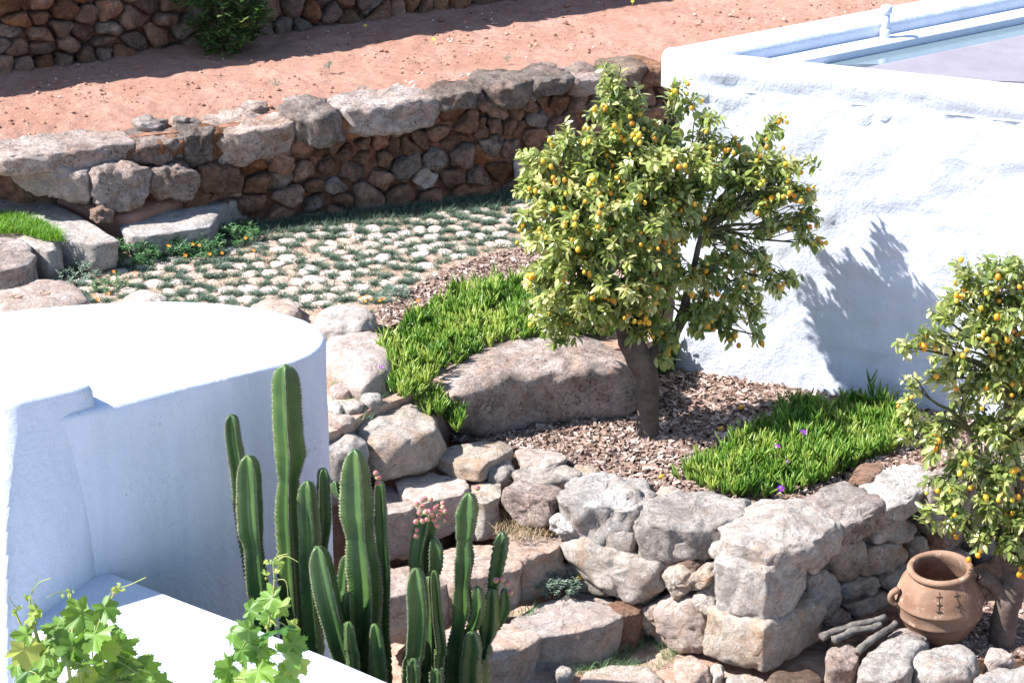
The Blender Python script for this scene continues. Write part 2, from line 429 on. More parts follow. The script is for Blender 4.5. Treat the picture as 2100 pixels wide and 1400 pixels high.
def leaf(mb, base, d, up, L, Wd, r, curl=.25, fold=.25, seg=4):
    d = Vector(d).normalized(); s = d.cross(Vector(up))
    if s.length < 1e-4: s = d.cross(Vector((1,0,0)))
    s.normalize(); u = s.cross(d).normalized()
    prof = {4: (0, .72, 1, .78, 0), 3: (0, .9, .85, 0)}[seg]
    V = [base]; Fs = []
    for i in range(1, seg+1):
        t = i/seg; ctr = base+d*(L*t)-u*(curl*L*t*t); w = Wd*.5*prof[i]
        if i < seg: V += [ctr-s*w+u*(fold*w), ctr, ctr+s*w+u*(fold*w)]
        else: V.append(ctr)
    Fs += [(0, 2, 1), (0, 3, 2)]
    for i in range(seg-2):
        a = 1+i*3; b = a+3; Fs += [(a, a+1, b+1, b), (a+1, a+2, b+2, b+1)]
    a = 1+(seg-2)*3; t = len(V)-1; Fs += [(a, a+1, t), (a+1, a+2, t)]
    mb.add(V, Fs, r)
def ellipsoid(mb, c, r, h, ax=(0,0,1), seg=8, rings=5, val=.5):
    d, u, w = frame_of(ax); V = [Vector(c)-d*h]; Fs = []
    for i in range(1, rings):
        a = math.pi*i/rings
        for j in range(seg):
            b = 2*math.pi*j/seg; V.append(Vector(c)-d*h*math.cos(a)+(u*math.cos(b)+w*math.sin(b))*r*math.sin(a))
    V.append(Vector(c)+d*h); n = len(V)-1
    for j in range(seg): Fs += [(0, 1+(j+1) % seg, 1+j), (n, n-seg+j, n-seg+(j+1) % seg)]
    for i in range(rings-2):
        for j in range(seg): a = 1+i*seg; Fs.append((a+j, a+(j+1) % seg, a+seg+(j+1) % seg, a+seg+j))
    mb.add(V, Fs, val)
# ================================================================ ground and terraces
def heights_grid(name, xs, ys, zf, mat, inside_f=None):
    V = []; Fs = []; ny = len(ys)
    for x in xs:
        for y in ys: V.append((x, y, zf(x, y)))
    for i in range(len(xs)-1):
        for j in range(ny-1):
            if inside_f and not inside_f((xs[i]+xs[i+1])/2, (ys[j]+ys[j+1])/2): continue
            Fs.append((i*ny+j, (i+1)*ny+j, (i+1)*ny+j+1, i*ny+j+1))
    mb = MB(); mb.add(V, Fs); o = mb.build(name, M[mat]); o['kind'] = 'structure'; return o
def axis(lo, a, b, hi, n): return [lo, lo*.4+a*.6, a-1.0]+[a+(b-a)*i/n for i in range(n+1)]+[b+1.0, hi*.4+b*.6, hi]
LOW = -.55
heights_grid('ground', axis(-120, -2.2, 3.4, 120, 130), axis(-120, 6.2, 9.4, 160, 80),
    lambda x, y: LOW-.004+.018*frac(Vector((x*3, y*3, 0)))+.006*frac(Vector((x*17, y*17, 3))), 'path')
# key plan lines
K = Vector((1.05, 8.05, 0)); KL = Vector((.21, 8.50, 0)); KR = Vector((2.07, 8.85, 0))
dL = (KL-K).normalized(); dR = (KR-K).normalized()
nL = Vector((dL.y, -dL.x, 0)); nL = nL if nL.y < 0 else -nL
nR = Vector((dR.y, -dR.x, 0)); nR = nR if nR.y < 0 else -nR
W0 = Vector((-1.47, 11.60, 0)); W1 = Vector((.03, 12.20, 0)); dW = (W1-W0).normalized(); nW = Vector((dW.y, -dW.x, 0)); nW = nW if nW.y < 0 else -nW
B0 = Vector((-3.08, 12.58, 0)); B1 = Vector((-.17, 14.42, 0)); dB = (B1-B0).normalized(); nB = Vector((dB.y, -dB.x, 0)); nB = nB if nB.y < 0 else -nB
P0 = U(1400, 760, 0); P1 = U(1900, 840, 0); dP = (P1-P0); dP.z = 0; dP.normalize(); nP = Vector((dP.y, -dP.x, 0)); nP = nP if nP.y < 0 else -nP
def xy(v): return (v.x, v.y)
# tree bed
bed = [xy(K-nL*.16-nR*.1), xy(K+dL*.94-nL*.12), xy(U(1000,935,0)), xy(U(930,905,0)), xy(U(900,870,0)), xy(U(1000,800,0)), xy(U(1330,760,0)), xy(P0-nP*.2), xy(P1-nP*.2), xy(P1+dP*2.5-nP*.2), xy(K+dR*3.4-nR*.12), xy(K+dR*1.2-nR*.14)]
prism('flower_bed', bed, -.8, -.012, 'soil', kind='structure')
# lower bed with the jar and second tree
prism('lower_bed', [xy(K+dR*.45+nR*.02), xy(U(1700,1330,-.48)), xy(U(1850,1345,-.48)), xy(U(2200,1360,-.48)), xy(U(2600,1200,-.48)), xy(K+dR*3.5)], -.8, -.48, 'soil', kind='structure')
# cobbled terrace
terr = pxpoly([(600,915),(700,885),(760,845),(860,810),(1000,760),(1300,715),(1338,705),(1342,560)], .27)+[xy(W1+dW*.75-nW*.2), xy(W0-nW*.2), xy(W0-dW*1.2-nW*.1), (-9, 11.6), (-9, 7.2), (-2.3, 7.7), (-1.0, 8.4)]
prism('cobbled_terrace', terr, -.8, .285, 'path', kind='structure')
# red terrace
def red_in(x, y):
    v = Vector((x, y, 0)); return (v-W0).dot(-nW) > .10 and (v-B0).dot(-nB) < .5
def nz_red(x, y):
    v = Vector((x, y, 0)); e = (v-W0).dot(-nW)
    return .915-.10*(1-min(1, max(0, (e-.1)/.32)))**1.5+.02*frac(Vector((x*1.3, y*1.3, 1)))+.011*frac(Vector((x*9, y*9, 5)))+.006*frac(Vector((x*31, y*31, 9)))
heights_grid('red_terrace', [-14,-9,-6]+[-4.2+i*.022 for i in range(330)]+[4.5,8,14], [11.0+i*.022 for i in range(200)]+[16,20], nz_red, 'earth', red_in)
prism('red_terrace_fill', [xy(W0-dW*1.25-nW*.25), xy(W1+dW*1.2-nW*.25), (14, 17), (14, 30), (-14, 30), (-14, 11.7), xy(W0-dW*1.25-nW*.25+Vector((-.5,.35,0)))], -.8, .80, 'soil', kind='structure')
prism('upper_terrace', [xy(B0-dB*12-nB*.5), xy(B1+dB*14-nB*.5), (14, 60), (-40, 60)], .5, 2.2, 'earth', kind='structure')
# pebbles on the red earth (uncountable)
rg = random.Random(5); mb = MB()
for i in range(9000):
    x = rg.uniform(-3.4, 2.6); y = rg.uniform(11.0, 15.0)
    if not red_in(x, y): continue
    if frac(Vector((x*1.7, y*1.7, 4)))+rg.uniform(-.3,.3) < 0: continue
    s = .003*(1+3.5*rg.random()**4)
    if rg.random() < .008: s = rg.uniform(.014, .022)
    V = []; c = Vector((x, y, nz_red(x, y)+s*.35))
    for k in range(6):
        a = k*math.pi/3; V.append(c+Vector((math.cos(a)*s*rg.uniform(.7,1.4), math.sin(a)*s*rg.uniform(.7,1.4), rg.uniform(-.2,.2)*s)))
    V += [c+Vector((0,0,s*.8)), c-Vector((0,0,s))]
    mb.add(V, [(k, (k+1) % 6, 6) for k in range(6)]+[((k+1) % 6, k, 7) for k in range(6)], rg.random())
t = NT('gravel_mix'); cc = t.ramp(t.attr(), [(0., (.14,.07,.05)), (.6, (.36,.18,.12)), (.93, (.46,.29,.21)), (1., (.60,.52,.46))]); M['gravel'] = t.fin(cc, .95)
tag(mb.build('gravel', M['gravel'], None, False), kind='stuff', label='small pebbles and grit strewn over the red earth terrace', cat='gravel')

# ================================================================ dry stone walls
def wall_fill(parent, p0, n, d, u0, u1, z0, z1, sp_, mats, seed, jit=.42, depth=.12, gap=.0015, seeds=None, front=.05, back_off=0.0, zf=None, N=26, lim=95, extra_mat='brown'):
    """rubble stones as Voronoi cells on a wall face; the first 'lim' are parts, the rest one mesh"""
    rng = random.Random(seed)
    pts = list(seeds or [])
    r = 0; z = z0+sp_*.4
    while z < z1:
        u = u0+(r % 2)*sp_*.5
        while u < u1:
            q = (u+rng.uniform(-jit, jit)*sp_, z+rng.uniform(-jit, jit)*sp_*.8)
            if all((q[0]-a[0])**2+(q[1]-a[1])**2 > (sp_*.72)**2 for a in pts): pts.append(q)
            u += sp_
        r += 1; z += sp_*.82
    ST = 1.4
    cells = [(i, [(a*ST, b) for a, b in pl]) for i, pl in voronoi([(a/ST, b) for a, b in pts], [(u0/ST,z0),(u1/ST,z0),(u1/ST,z1),(u0/ST,z1)], gap)]
    out = []
    for i, poly in cells:
        area = abs(sum(poly[a][0]*poly[(a+1) % len(poly)][1]-poly[(a+1) % len(poly)][0]*poly[a][1] for a in range(len(poly))))/2
        if area < .0012: continue
        off = rng.uniform(-.03, .035)-back_off; ca, cb_ = sum(q[0] for q in poly)/len(poly), sum(q[1] for q in poly)/len(poly); sc_ = rng.uniform(.86, 1.06); ro = rng.uniform(-.14, .14); cr_, sr_ = math.cos(ro)*sc_, math.sin(ro)*sc_
        poly = [(ca+(a-ca)*cr_-(b-cb_)*sr_, cb_+(a-ca)*sr_+(b-cb_)*cr_) for a, b in poly]
        P = [Vector(p0)+d*a+Vector((0,0,b))+n*(off-.012) for a, b in poly]
        out.append((rng.choice(mats), P, area, i))
    out.sort(key=lambda t: -t[2])
    for k, (m, P, a, i) in enumerate(out):
        yield k, m, P, a, i
def uv_of(px, py, p0, n, d):
    q = UP(px, py, p0, n); return ((q-Vector(p0)).dot(d), q.z)
# ---- middle retaining wall
mw = thing('dry_stone_wall', (W0.x, W0.y, .3), 'long low retaining wall of brown rubble with flat capstones between red earth and cobbles', 'stone wall')
sd_px = ZA([(1070,1090),(1270,1090),(1420,1110),(1390,1020),(1530,1025),(1760,1000),(1880,920),(1970,925),(1580,1120),(1720,1110),(1880,1060),(2010,1030),(2060,900),(1780,1200),(1930,1150),(1570,1270),(1720,1320),(1950,1230),(2060,1150),(2060,1290),(1180,1180),(880,1010),(760,1130),(620,1130)])
sd_px += ZB([(60,830),(30,930),(140,890),(380,780),(520,740),(240,880),(335,900),(410,890),(470,860),(150,970),(260,960),(60,1060),(240,1100),(400,1030),(590,820),(700,870),(690,720),(780,760),(610,990),(740,960),(850,950),(860,770),(930,760),(940,690),(1030,760),(1110,770),(1085,690),(1190,740),(1240,610),(1330,620),(1145,650),(1480,630),(1560,640),(930,900),(970,1050),(520,1120),(700,1090),(840,1100),(130,1200),(390,1200),(10,1240),(540,1210),(1050,920),(820,1180)])
seeds = [uv_of(x, y, W0, nW, dW) for x, y in sd_px]
rgm = random.Random(3); cnt = 0; rest = None
pool = []
for k, m, P, a, i in wall_fill(mw, W0, nW, dW, -.72, 2.75, .22, .86, .15, ['brown','brown','brown','dark','brown','pink' ], 21, seeds=seeds):
    pool.append((k, m, P, a))
extra = []
for k, m, P, a in pool:
    mm = m if m != 'pink' else ('brown' if rgm.random() < .75 else 'pink')
    o = rock('stone', P, nW, rgm.uniform(.03,.06), .09, mm, mw, 100+k, p=.42, N=32, rf=8, rb=3, rough=.07, cuts=8, fine=.011, cl=(.74,.95))
    extra.append(o)
def join(objs, name, parent, kind=None):
    mb = MB()
    for o in objs:
        me = o.data; off = Vector(o.location)
        mb.add([v.co.copy() for v in me.vertices], [tuple(p.vertices) for p in me.polygons], random.Random(len(mb.v)).random())
    mat = objs[0].data.materials[0]
    for o in objs: m_ = o.data; bpy.data.objects.remove(o); bpy.data.meshes.remove(m_)
    o = mb.build(name, mat, parent)
    if kind: o['kind'] = kind
    return o
if len(extra) > 82: join(extra[82:], 'small_stones', mw, 'stuff')
# earth packing behind the stones
core = [W0-dW*.68-nW*.045, W0+dW*2.8-nW*.045, W0+dW*2.8-nW*.4, W0-dW*.68-nW*.4]
t = NT('packed_earth'); M['pack'] = t.fin(t.mix(t.ramp(t.noise(20,6,.7), [(.4,0.),(.6,1.)]), (.20,.10,.065), (.36,.18,.12)), .95, t.bump(t.noise(50,6,.7), .8, .02), .1)
prism('earth_core', [xy(v) for v in core], .1, .86, 'pack', mw)
# capstones: face box in px (x0,x1,ytop,ybot), depth back
caps = [(-14,276,309,349,.50,'cap'),(274,381,292,331,.34,'dark'),(384,440,272,334,.26,'dark'),(438,607,262,337,.42,'cap'),(601,702,237,297,.40,'dark'),(706,893,214,266,.40,'cap'),(898,999,190,221,.30,'dark'),(997,1096,172,218,.38,'dark'),(1097,1176,160,192,.34,'dark'),(1174,1252,158,193,.3,'cap'),(1250,1322,142,178,.3,'dark'),(1320,1362,140,172,.3,'brown')]
for i, (x0, x1, yt, yb, dp, m) in enumerate(caps):
    pp = W0+nW*.05; a = UP(x0, (yt+yb)/2, pp, nW); b = UP(x1, (yt+yb)/2, pp, nW)
    zt = UP((x0+x1)/2, yt, pp, nW).z; zb = UP((x0+x1)/2, yb, pp, nW).z
    rc = random.Random(40+i); L = (b-a).length; d = dW
    A = Vector((a.x, a.y, zt-.025))
    P = [A+nW*rc.uniform(-.03,.0), A+d*L*.3+nW*rc.uniform(0,.04), A+d*L*.7+nW*rc.uniform(0,.04), A+d*L+nW*rc.uniform(-.03,0), A+d*L*1.0-nW*dp*.6, A+d*L*.75-nW*dp*rc.uniform(.85,1.1), A+d*L*.3-nW*dp*rc.uniform(.85,1.1), A-nW*dp*.6]
    rock('capstone', P, (0,0,1), .035, zt-zb-.01, m, mw, 300+i, p=.2, N=72, rf=10, rough=.042, cuts=4, fine=.015, bs=.70, cl=(.9,.99), grow=.02)
# stones lying behind the caps, half sunk in earth
for i, (x, y, w, m) in enumerate([(305,252,80,'cap'),(372,250,45,'cap'),(520,222,60,'cap'),(610,212,80,'cap'),(650,208,50,'cap'),(745,188,55,'cap'),(830,180,60,'pink'),(960,165,80,'cap'),(1040,160,70,'pink'),(1120,140,60,'cap'),(1200,140,60,'cap')]):
    c = U(x, y, .885); s = w/360/2; rc = random.Random(i)
    P = [c+Vector((math.cos(a)*s*rc.uniform(.8,1.15), math.sin(a)*s*rc.uniform(.7,1.0)*1.2, 0)) for a in [k*math.pi/3.5 for k in range(7)]]
    rock('capstone', P, (0,0,1), .028, .07, m, mw, 340+i, p=.4, N=40, rough=.04, fine=.014)
# left end boulders of that wall
nE = Vector((-.17, -.985, 0)).normalized(); pE = UP(185, 400, W0+nW*.10, nW)
for i, (pp, m, p0_, n_) in enumerate([
    ([(10,333),(100,343),(190,350),(188,395),(180,424),(110,408),(45,375),(12,352)], 'pink', pE, nE),
    ([(186,348),(240,342),(300,350),(298,390),(272,420),(230,427),(190,420)], 'cap', W0+nW*.10, nW),
    ([(300,343),(360,332),(410,358),(407,390),(370,402),(303,400)], 'cap', W0+nW*.07, nW),
    ([(404,343),(450,338),(492,348),(494,387),(450,398),(408,394)], 'brown', W0+nW*.04, nW),
    ([(185,432),(210,425),(232,432),(228,452),(195,452)], 'brown', W0+nW*.16, nW)]):
    rock('stone', [UP(x, y, p0_, n_) for x, y in pp], n_, .06, .14, m, mw, 360+i, p=.4, N=60, rf=10, rough=.05, fine=.014, grow=.012, cl=(.86,.97))
pk = rock('mortar_bank', [U(x, y, .47) for x, y in [(20,372),(90,408),(190,440),(262,450),(340,425),(420,408),(508,392),(515,365),(300,345),(60,335)]], (0,0,1), .06, .4, 'pink', mw, 371, p=.6, N=48, rough=.02); pk.data.materials[0] = M['earth']
slope = prism('bank_core', [xy(U(x, y, .5)) for x, y in [(-60,330),(20,342),(100,372),(250,392),(520,380),(560,330),(0,290)]], 0, .80, 'pack', mw)
# ---- back wall
bw = thing('dry_stone_wall', (B0.x, B0.y, .9), 'tall shaded wall of brown rubble along the back of the red earth path', 'stone wall')
bz = lambda x, y: uv_of(x, y, B0, nB, dB)
sdb = [bz(*q) for q in ZA([(70,30),(240,90),(110,120)[:2],(380,60),(540,90),(650,70),(60,200),(250,20),(820,120),(930,50),(1040,40),(370,170),(500,200),(660,190),(640,255),(830,250),(960,200),(250,220),(100,300),(20,280),(250,290),(430,270),(260,370),(390,370),(530,340),(640,320),(30,400),(130,400),(750,330),(1010,110),(1700,60),(1790,50),(1900,60),(1760,170),(1820,160),(1980,20),(2050,60)])]
for x, y in ZB([(20,30),(130,20),(30,90),(190,40),(240,70),(340,60),(430,40),(520,60),(600,50),(720,20),(860,15)]): sdb.append(bz(x, y))
cells = list(wall_fill(bw, B0, nB, dB, -.6, 4.3, .82, 2.55, .19, ['brown','brown','dark','brown'], 33, seeds=sdb, jit=.4))
vis = []; hid = []
for k, m, P, a, i in cells:
    c = sum(P, Vector())/len(P); d = c-EYE; yy = 700-F*(d.y*sp+d.z*cp)/(d.y*cp-d.z*sp)
    (vis if yy > -40 and len(vis) < 96 else hid).append((k, m, P, a))
for k, m, P, a in vis:
    rock('stone', P, nB, rgm.uniform(.04,.08), .12, m, bw, 500+k, p=.5, N=30, rf=7, rb=3, rough=.035, cuts=6, fine=.008, cl=(.8,.95))
hs = [rock('stone', P, nB, .05, .12, 'brown', bw, 700+k, p=.6, N=12, rf=3, rb=2, rough=.02, cuts=3, fine=.003) for k, m, P, a in hid]
if hs: join(hs, 'upper_stones', bw, 'stuff')
prism('earth_core', [xy(v) for v in (B0-dB*8-nB*.05, B0+dB*4.4-nB*.05, B0+dB*4.4-nB*.5, B0-dB*8-nB*.5)], .5, 2.52, 'pack', bw)
# ---- front retaining wall
fw = thing('dry_stone_wall', (K.x, K.y, LOW), 'pale limestone retaining wall with a sharp corner holding up the tree bed', 'stone wall')
def cap(pp, z, th, m, sd, **k): return slab('capstone', pp, z, th, m, fw, sd, **k)
kw = dict(N=72, rf=11, fine=.013, rough=.045, cuts=5, cl=(.88,.98), grow=.016)
cap([(1143,1012),(1183,985),(1250,972),(1300,983),(1331,1010),(1322,1036),(1290,1052),(1200,1045),(1150,1032)], .035, .20, 'grey', 401, bulge=.035, p=.3, bs=.82, **kw)
cap([(1322,1050),(1345,1024),(1400,1014),(1460,1020),(1537,1040),(1508,1070),(1485,1092),(1400,1090),(1316,1075)], .03, .19, 'speck', 402, bulge=.035, p=.3, bs=.82, **kw)
cap([(1483,1088),(1500,1060),(1570,1036),(1650,1030),(1700,1050),(1730,1080),(1690,1106),(1620,1130),(1560,1134),(1500,1116)], .035, .13, 'grey', 403, bulge=.03, p=.4, **kw)
cap([(1648,1030),(1700,1008),(1790,1008),(1817,1028),(1790,1052),(1735,1072),(1700,1060)], .03, .12, 'cap', 404, bulge=.025, **kw)
cap([(1752,1010),(1800,990),(1830,958),(1880,952),(1935,985),(1880,1012),(1860,1030),(1815,1036)], .04, .10, 'grey', 405, bulge=.02, **kw)
cap([(1728,990),(1768,952),(1815,942),(1806,965),(1790,988)], .05, .05, 'brown', 406, bulge=.01)
cap([(1872,985),(1960,952),(2012,965),(2000,992),(1900,1015)], .06, .2, 'cap', 407, bulge=.03)
cap([(2000,965),(2080,930),(2150,940),(2120,980),(2020,990)], .06, .2, 'cap', 408, bulge=.03)
cap([(1046,968),(1120,952),(1186,960),(1197,978),(1155,994),(1100,1002),(1055,992)], .02, .09, 'speck', 409, bulge=.03, p=.45)
cap([(989,968),(1010,952),(1050,956),(1062,972),(1042,988),(1000,990)], .0, .10, 'speck', 410, bulge=.05, p=.6)
cap([(878,932),(945,909),(1046,905),(1056,922),(1003,948),(986,968),(930,955)], .07, .07, 'pale', 411, bulge=.015)
cap([(1057,924),(1100,919),(1172,938),(1122,960),(1062,948)], .05, .05, 'pink', 412, bulge=.012)
cap([(1172,952),(1236,964),(1195,978)], .03, .04, 'pale', 413, bulge=.01)
cap([(1335,1012),(1365,998),(1400,1003),(1378,1020),(1345,1028)], .03, .05, 'pink', 414, bulge=.015)
def face(pp, m, sd, n, p0, front=.045, back=.12, **k):
    k.setdefault('p', .36); k.setdefault('N', 56); k.setdefault('rf', 10); k.setdefault('fine', .010); k.setdefault('rough', .035); k.setdefault('cuts', 6); k.setdefault('cl', (.86,.98))
    return rock('stone', [UP(x, y, Vector(p0)-n*.03, n) for x, y in pp], n, front, back, m, fw, sd, grow=.004, **k)
Lf = [(ZH([(1360,510),(1450,480),(1560,520),(1700,580),(1850,630),(1950,640),(2020,700),(2000,830),(1880,920),(1820,910),(1680,860),(1560,810),(1480,740),(1370,600)]),'pale',.06),
 (ZH([(2010,700),(2100,690),(2180,720),(2150,830),(2060,870),(2010,820)]),'pale',.05),
 (ZH([(1850,940),(1950,900),(1960,1000),(1940,1120),(1880,1110),(1830,960)]),'pink',.02),
 (ZH([(1960,880),(2100,860),(2230,900),(2270,1000),(2260,1200),(2150,1210),(2000,1150),(1950,1050)]),'pink',.05),
 (ZI([(60,720),(150,700),(190,740),(150,800),(70,820)]),'pale',.03),
 (ZI([(60,850),(150,810),(235,960),(130,980),(80,920)]),'pale',.04),
 (ZH([(1010,190),(1300,280),(1290,430),(1180,450),(1100,420),(980,290)]),'cap',.02),
 (ZH([(1290,380),(1330,370),(1400,410),(1450,460),(1330,480),(1290,440)]),'grey',.04),
 (ZI([(170,985),(230,970),(380,1040),(300,1060),(180,1020)]),'pink',.02),
 (ZI([(-60,690),(20,660),(80,700),(40,760),(-30,760)]),'brown',.0)]
for i, (pp, m, fr) in enumerate(Lf): face(pp, m, 420+i, nL, K, fr)
Rf = [([(880,600),(960,520),(1080,500),(1110,540),(1100,650),(1070,750),(960,780),(900,680)],'speck'),
 ([(1160,450),(1230,370),(1330,370),(1420,420),(1390,500),(1250,530),(1160,530)],'pale'),
 ([(1080,640),(1160,550),(1340,520),(1370,600),(1350,660),(1250,690),(1130,740),(1080,730)],'pale'),
 ([(1370,530),(1440,480),(1480,520),(1470,620),(1390,630)],'pale'),
 ([(1480,490),(1580,460),(1600,560),(1490,600)],'brown'),
 ([(720,680),(860,620),(870,640),(760,720)],'pale'),
 ([(750,730),(860,680),(930,740),(960,900),(900,980),(800,1000),(740,950)],'speck'),
 ([(950,790),(1180,720),(1200,780),(1150,850),(960,880)],'pale'),
 ([(820,1020),(960,930),(1020,980),(1020,1040),(900,1060)],'cap'),
 ([(980,920),(1120,870),(1230,820),(1260,900),(1230,970),(1050,1010)],'pale'),
 ([(1200,700),(1400,640),(1440,680),(1420,850),(1270,880),(1250,820),(1190,800)],'grey'),
 ([(1420,400),(1540,350),(1640,380),(1600,460),(1480,480)],'cap')]
for i, (pp, m) in enumerate(Rf): face(ZI(pp), m, 440+i, nR, K, .045)
def corner(xl, xc, xr, ytc, ybc, m, sd, out=.03, zadd=0):
    k0 = K+(nL+nR)*out
    zt = UP(xc, ytc, k0, nL).z; zb = UP(xc, ybc, k0, nL).z
    a = UP(xl, (ytc+ybc)/2-15, k0, nL); b = UP(xr, (ytc+ybc)/2-15, k0, nR)
    c0 = UP(xc, ytc, k0, nL)
    zz = zt-.02
    P = [Vector((c0.x, c0.y, zz)), Vector((c0.x, c0.y, zz))+(a-c0)*.04, Vector((a.x, a.y, zz))+nL*.005, Vector((a.x, a.y, zz))-nL*.16, Vector((c0.x, c0.y, zz))-(nL+nR)*.2, Vector((b.x, b.y, zz))-nR*.16, Vector((b.x, b.y, zz))+nR*.005, Vector((c0.x, c0.y, zz))+(b-c0)*.04]
    for q in P: q.z = zz
    return rock('cornerstone', P, (0,0,1), .03, zt-zb-.02, m, fw, sd, p=.2, N=76, rf=11, rb=6, rough=.035, fine=.010, cuts=4, bs=.88, cl=(.88,.98), grow=.01)
corner(1463, 1572, 1652, 1170, 1288, 'grey', 461)
corner(1432, 1566, 1692, 1286, 1380, 'pale', 462, .05)
for n_, d_, u1, sd_ in ((nL, dL, 1.0, 51), (nR, dR, 3.2, 52)):
    for k, m, P, a, i in wall_fill(fw, K, n_, d_, .08, u1, LOW-.02, -.02, .17, ['pale','grey','pale','pink'] if n_ is nL else ['pale','cap','speck'], sd_, back_off=.075):
        rock('stone', P, n_, .035, .09, m, fw, 470+k+sd_*20, p=.55, N=24, rf=5, rb=3, rough=.02, fine=.006)
prism('earth_core', [xy(q) for q in (K-(nL+nR)*.11, K+dL*1.0-nL*.12, K+dL*1.0-nL*.3, K-(nL+nR)*.3, K+dR*3.3-nR*.3, K+dR*3.3-nR*.12)], -.8, -.03, 'pack', fw)

# ================================================================ steps, slabs and boulders (each a thing)
def stn(name, label, cat, pp, z, th, m, sd, group=None, **k):
    o = slab(name, pp, z, th, m, None, sd, **k); return tag(o, label, cat, group)
sk = dict(N=80, rf=10, fine=.009, rough=.03, p=.16, bulge=.012, bs=.9, cuts=3, cl=(.93,.99), grow=.02)
stn('step_stone', 'lowest long pinkish step slab, its front face shaded, right of the cacti', 'step', ZH([(1010,1050),(1190,940),(1420,890),(1640,930),(1700,1000),(1560,1060),(1250,1115),(1080,1110)]), -.37, .22, 'pink', 801, 'rough stone steps', **sk)
stn('step_stone', 'lowest step slab partly hidden behind the right-hand cactus', 'step', ZH([(600,1100),(800,1050),(1020,1060),(1245,1115),(1010,1240),(600,1340),(400,1380)]), -.37, .22, 'pink', 802, 'rough stone steps', **sk)
stn('step_stone', 'small dark-sided step block wedged between the lowest step and the wall', 'step', ZH([(1650,930),(1800,905),(1840,930),(1810,970),(1705,1000)]), -.38, .2, 'brown', 803, 'rough stone steps', **sk)
stn('step_stone', 'pale second step block with a shaded front beside the grey-green weed', 'step', ZH([(1040,510),(1250,480),(1355,515),(1355,565),(1120,645),(1040,620)]), -.17, .21, 'pink', 804, 'rough stone steps', **sk)
stn('step_stone', 'second step slab between the two flowering cacti', 'step', ZH([(600,610),(700,572),(900,572),(1020,625),(1095,645),(1085,700),(900,740),(690,770),(620,720)]), -.18, .2, 'pink', 805, 'rough stone steps', **sk)
stn('step_stone', 'second step slab behind the tall middle cactus', 'step', ZH([(200,740),(420,690),(640,690),(690,765),(560,810),(270,880),(150,860)]), -.20, .24, 'pink', 806, 'rough stone steps', **sk)
stn('step_stone', 'broad pink third step slab above the flowering cactus', 'step', ZH([(370,140),(560,110),(740,165),(760,210),(700,250),(490,295),(370,230)]), -.0, .20, 'pink', 807, 'rough stone steps', **sk)
stn('step_stone', 'rounded third step block shaded on its front, below the white flat slab', 'step', ZH([(730,185),(880,160),(945,200),(965,260),(880,300),(760,260)]), -.02, .19, 'pale', 808, 'rough stone steps', **sk)
stn('step_stone', 'third step slab just behind the tip of the tall middle cactus', 'step', ZH([(60,260),(200,205),(370,205),(480,290),(400,340),(250,360),(80,370)]), -.03, .25, 'pink', 809, 'rough stone steps', **sk)
stn('boulder', 'cracked beige boulder at the top of the steps under the ice plant tip', 'boulder', [(712,888),(752,858),(800,840),(850,838),(898,858),(918,882),(880,905),(820,925),(760,925)], .19, .17, 'pale', 810, None, N=64, rf=9, p=.42, bulge=.05, rough=.035, fine=.008)
stn('boulder', 'grey-topped boulder against the white rounded wall edge at the top of the steps', 'boulder', [(655,882),(715,878),(752,905),(748,925),(700,930),(655,928)], .23, .28, 'grey', 811, None, N=56, p=.4, bulge=.03)
stn('boulder', 'long brown boulder like a fallen log behind the kumquat trunk', 'boulder', [(878,772),(925,745),(1000,718),(1120,705),(1250,692),(1320,700),(1338,735),(1310,765),(1180,776),(1080,786),(985,812),(930,818),(890,800)], .245, .24, 'cap', 812, None, N=110, rf=11, p=.55, bulge=.07, rough=.03, fine=.009, cuts=5, bs=.8)
stn('boulder', 'grey boulder just beyond the rounded white corner', 'boulder', [(632,652),(665,636),(720,632),(772,648),(776,665),(740,682),(690,684),(648,676)], .37, .12, 'grey', 813, None, N=56, p=.45, bulge=.04, fine=.01)
stn('boulder', 'smooth pale pink bedrock between the white building and the ice plant', 'boulder', [(668,700),(720,690),(790,680),(800,730),(800,790),(760,812),(720,795),(680,760),(665,740)], .33, .10, 'pink', 814, None, N=56, p=.6, bulge=.06, fine=.006)
stn('boulder', 'flat pink slab peeping over the white roof edge', 'boulder', [(500,632),(540,620),(600,618),(622,632),(610,660),(560,662)], .33, .1, 'pink', 815, None, N=48, p=.5, bulge=.03)
stn('boulder', 'mottled pink boulder above the white roof at the left edge', 'boulder', [(-30,612),(50,598),(92,578),(140,586),(180,606),(192,624),(150,650),(-30,660)], .42, .15, 'pink', 816, None, N=64, p=.5, bulge=.05, fine=.012)
stn('boulder', 'low grey rounded stone touching the white roof edge', 'boulder', [(252,614),(280,602),(320,600),(345,612),(335,630),(260,632)], .33, .08, 'grey', 817, None, N=40, p=.6, bulge=.03)
stn('boulder', 'grey-brown boulder cut by the left picture edge', 'boulder', [(-60,500),(0,486),(45,505),(76,532),(60,548),(0,558),(-60,560)], .46, .20, 'cap', 818, None, N=56, p=.4, bulge=.03)
stn('boulder', 'pinkish upright boulder below the bright grass patch', 'boulder', [(24,482),(60,474),(100,482),(128,496),(128,512),(96,518),(64,512)], .45, .2, 'pale', 819, None, N=56, p=.4, bulge=.02)
stn('boulder', 'long smooth grey slab running down to a blunt nose at the left', 'boulder', ZK([(-200,60),(80,60),(350,250),(520,320),(700,420),(860,520),(910,545),(730,575),(640,558),(480,540),(-200,335)]), .46, .17, 'grey', 820, None, N=90, rf=9, p=.2, bulge=.02, rough=.02, bs=.9, cuts=1, cl=(.97,.99), grow=.02)
